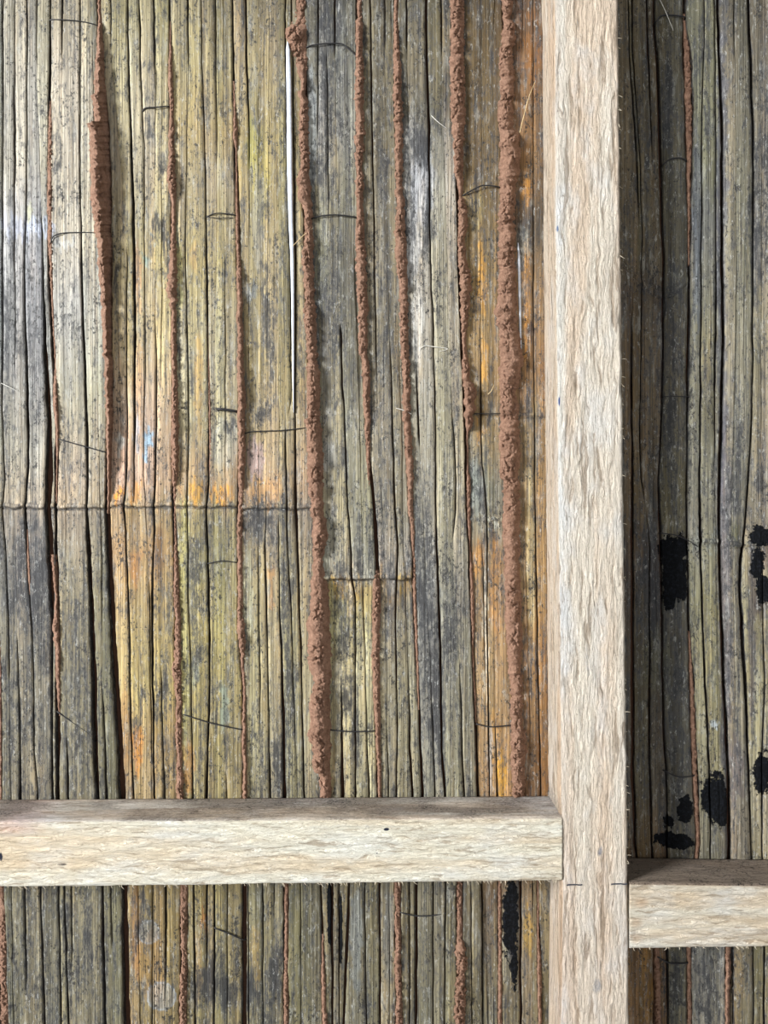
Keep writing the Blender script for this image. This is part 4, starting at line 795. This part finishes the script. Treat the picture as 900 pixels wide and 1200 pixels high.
def rail_fn(seed, shade):
    def fn(x, y, side, dp):
        tint = np.ones(x.shape+(3,))*np.array(shade)
        top = (side > .6)
        n1 = fbm(x/40., y/12., seed, 4)
        tint = tint*(1+.10*n1[..., None]*np.array([.4, .8, 1.4]))
        if seed == 301:
            f = blob(x, y, 40, 1000, 70, 34)*.5
            tint = tint*(1-f[..., None]*np.array([.04, .14, .24]))
            f = blob(x, y, 10, 968, 40, 12)*.8; tint = tint*(1-f[..., None]*np.array([.16, .34, .34]))
            dirt = np.where(top, .42+.5*fbm(x/50., dp*3, 5, 3)-.42*blob(x, 0*y, 75, 0, 60, 1)+.25*np.clip(1-dp, 0, 1), 0)
            dirt = np.where(top, dirt+.25*blob(x, 0*y, 250, 0, 90, 1)*(1-dp), 0)
            tint = np.where(top[..., None], tint*np.array([.86, .84, .90]), tint)
        else:
            dirt = np.where(top, .8, 0)
            tint = np.where(top[..., None], tint*np.array([.66, .54, .46]), tint)
            for bx, by in ((752, 1058), (745, 1082), (746, 1100)):
                f = blob(x, y, bx, by, 8, 6)*.5; tint = tint*(1-f[..., None]*np.array([.25, .45, .6]))
        dirt = dirt+blob(x, y, 73, 1013, 7, 1.6)*(side < .6)*.9
        ink = np.zeros(x.shape); ic = np.broadcast_to(lin((40, 44, 60)), x.shape+(3,)).copy()
        ink = np.maximum(ink, blob(x, y, 453, 972, 4.2, 2.2)); ink = np.maximum(ink, blob(x, y, 442, 1000, 1.5, 1.5)*.8)
        ink = np.maximum(ink, blob(x, y, 1, 1004, 3.5, 9)*.7)
        return tint, np.clip(dirt, 0, 1.1), ink, ic
    return fn
e0 = lambda a, b, xa, xb: (lambda t: np.interp(t/SF+450, [xa, xb], [a, b]))
timber('wooden_rail', 'x', FX(-200), FX(658.5), e0(FZ(1040.5), FZ(1033), 0, 655), e0(FZ(962), FZ(957.5), 0, 655), RAILM,
       'long horizontal pale timber rail left of the post, dusty on top', rail_fn(301, (1, 1, 1)))
timber('wooden_rail', 'x', FX(738), FX(1120), e0(FZ(1112.5), FZ(1110), 738, 900), e0(FZ(1035), FZ(1037), 738, 900), RAILM,
       'short horizontal timber rail right of the post, lower than the other', rail_fn(401, (.90, .88, .88)))

# torn wood fibres along the sawn edges
rails = {o['label'][:5]: o for o in C.objects if o.name.startswith('wooden')}
def fuzz(parent, pts, mat, seed):
    r = random.Random(seed); Vs = []; Fs = []; n = 0
    for (x, y, dx, dy) in pts:
        ln = r.uniform(1., 4.2); a = r.uniform(-.7, .7)
        ux = dx*math.cos(a)-dy*math.sin(a); uy = dx*math.sin(a)+dy*math.cos(a)
        h = HF-r.uniform(.3, 5)*SF
        b = r.uniform(-2, 2)
        P = [np.array([FX(x-ux), -h, FZ(y-uy)]), np.array([FX(x+ux*ln*.5), -h-.3*SF*b, FZ(y+uy*ln*.5)]), np.array([FX(x+ux*ln+b), -h-.5*SF*b, FZ(y+uy*ln+b*.4)])]
        v, f = tube(P, [.32*SF, .26*SF, .08*SF], 4); Vs.append(v); Fs.append(f+n); n += len(v)
    o = mesh_obj('torn_fibres', np.concatenate(Vs), np.concatenate(Fs), mat, parent); o['kind'] = 'stuff'
PENCIL = mat_flat('pencil_graphite', (.045, .048, .06), .6, .3, 0, .5)
for xa, xb, yy in ((664, 682, 1036.5), (716, 734.5, 1035.6)):
    t_ = np.linspace(0, 1, 24); V = []
    for k, (du, dh) in enumerate(((-.8, .2), (-.75, 1.1), (.75, 1.1), (.8, .2))):
        xx = xa+(xb-xa)*t_; zz = yy+du*(.8+.35*fbm(t_*9, 0*t_+k, 5, 2))+fbm(t_*5, 0*t_, 8, 2)*.6
        V.append(np.stack([FX(xx), -(HF+dh*SF)+0*t_, FZ(zz)], -1))
    V = np.stack(V, 1).reshape(-1, 3)
    mesh_obj('pencil_mark', V, grid_faces(24, 4, wrap=True), PENCIL, rails['uprig'])
FUZ = mat_flat('torn_wood_fibre', (.74, .64, .48), .8, .2)
rr = random.Random(3)
long_rail = rails['long ']; short_rail = rails['short']; post = rails['uprig']
fuzz(long_rail, [(x, 1040.5-7.5*x/655.+rr.uniform(-1, .3), .5, 1) for x in [rr.uniform(0, 655) for _ in range(110)]], FUZ, 1)
fuzz(short_rail, [(x, 1112.3-.015*(x-738)+rr.uniform(-1, .3), .4, 1) for x in [rr.uniform(742, 898) for _ in range(30)]], FUZ, 2)
ys = [rr.uniform(0, 1200) for _ in range(60)]
fuzz(post, [(float(np.interp(y, [0, 300, 640, 1035, 1240], [724.5, 728, 732, 736.5, 738.5]))-.4, y, 1, .6) for y in ys], FUZ, 3)

# ------------------------------------------------------------------ light
w = bpy.data.worlds.new('day'); bpy.context.scene.world = w; w.use_nodes = True
bg = w.node_tree.nodes['Background']; bg.inputs[0].default_value = (.90, .95, 1.0, 1); bg.inputs[1].default_value = .25
def area(name, loc, target, sx, sy, power, col):
    from mathutils import Vector
    l = bpy.data.lights.new(name, 'AREA'); l.shape = 'RECTANGLE'; l.size = sx; l.size_y = sy; l.energy = power; l.color = col
    o = bpy.data.objects.new(name, l); C.objects.link(o); o.location = loc
    o.rotation_euler = (Vector(target)-Vector(loc)).to_track_quat('-Z', 'Y').to_euler()
    return o
area('daylight_opening', (-3.5, -2.3, ZC+.9), (0, 0, ZC), 1.0, 1.25, 290, (.97, .985, 1.0))
area('front_fill_light', (.3, -3.4, ZC+.1), (0, 0, ZC), 1.6, 2.0, 20, (1.0, .96, .90))  # added warm fill to soften shadows; no doorway stands there

# ------------------------------------------------------------------ camera
cd = bpy.data.cameras.new('camera'); cam = bpy.data.objects.new('camera', cd); C.objects.link(cam)
cam.location = (0, -D, ZC); cam.rotation_euler = (math.pi/2, 0, 0)
cd.sensor_fit = 'VERTICAL'; cd.sensor_height = 36; cd.sensor_width = 27; cd.lens = 27; cd.clip_start = .01
sc = bpy.context.scene; sc.camera = cam
sc.view_settings.view_transform = 'Standard'; sc.view_settings.look = 'None'
sc.view_settings.gamma = 1; sc.view_settings.use_curve_mapping = False; sc.view_settings.exposure = .48
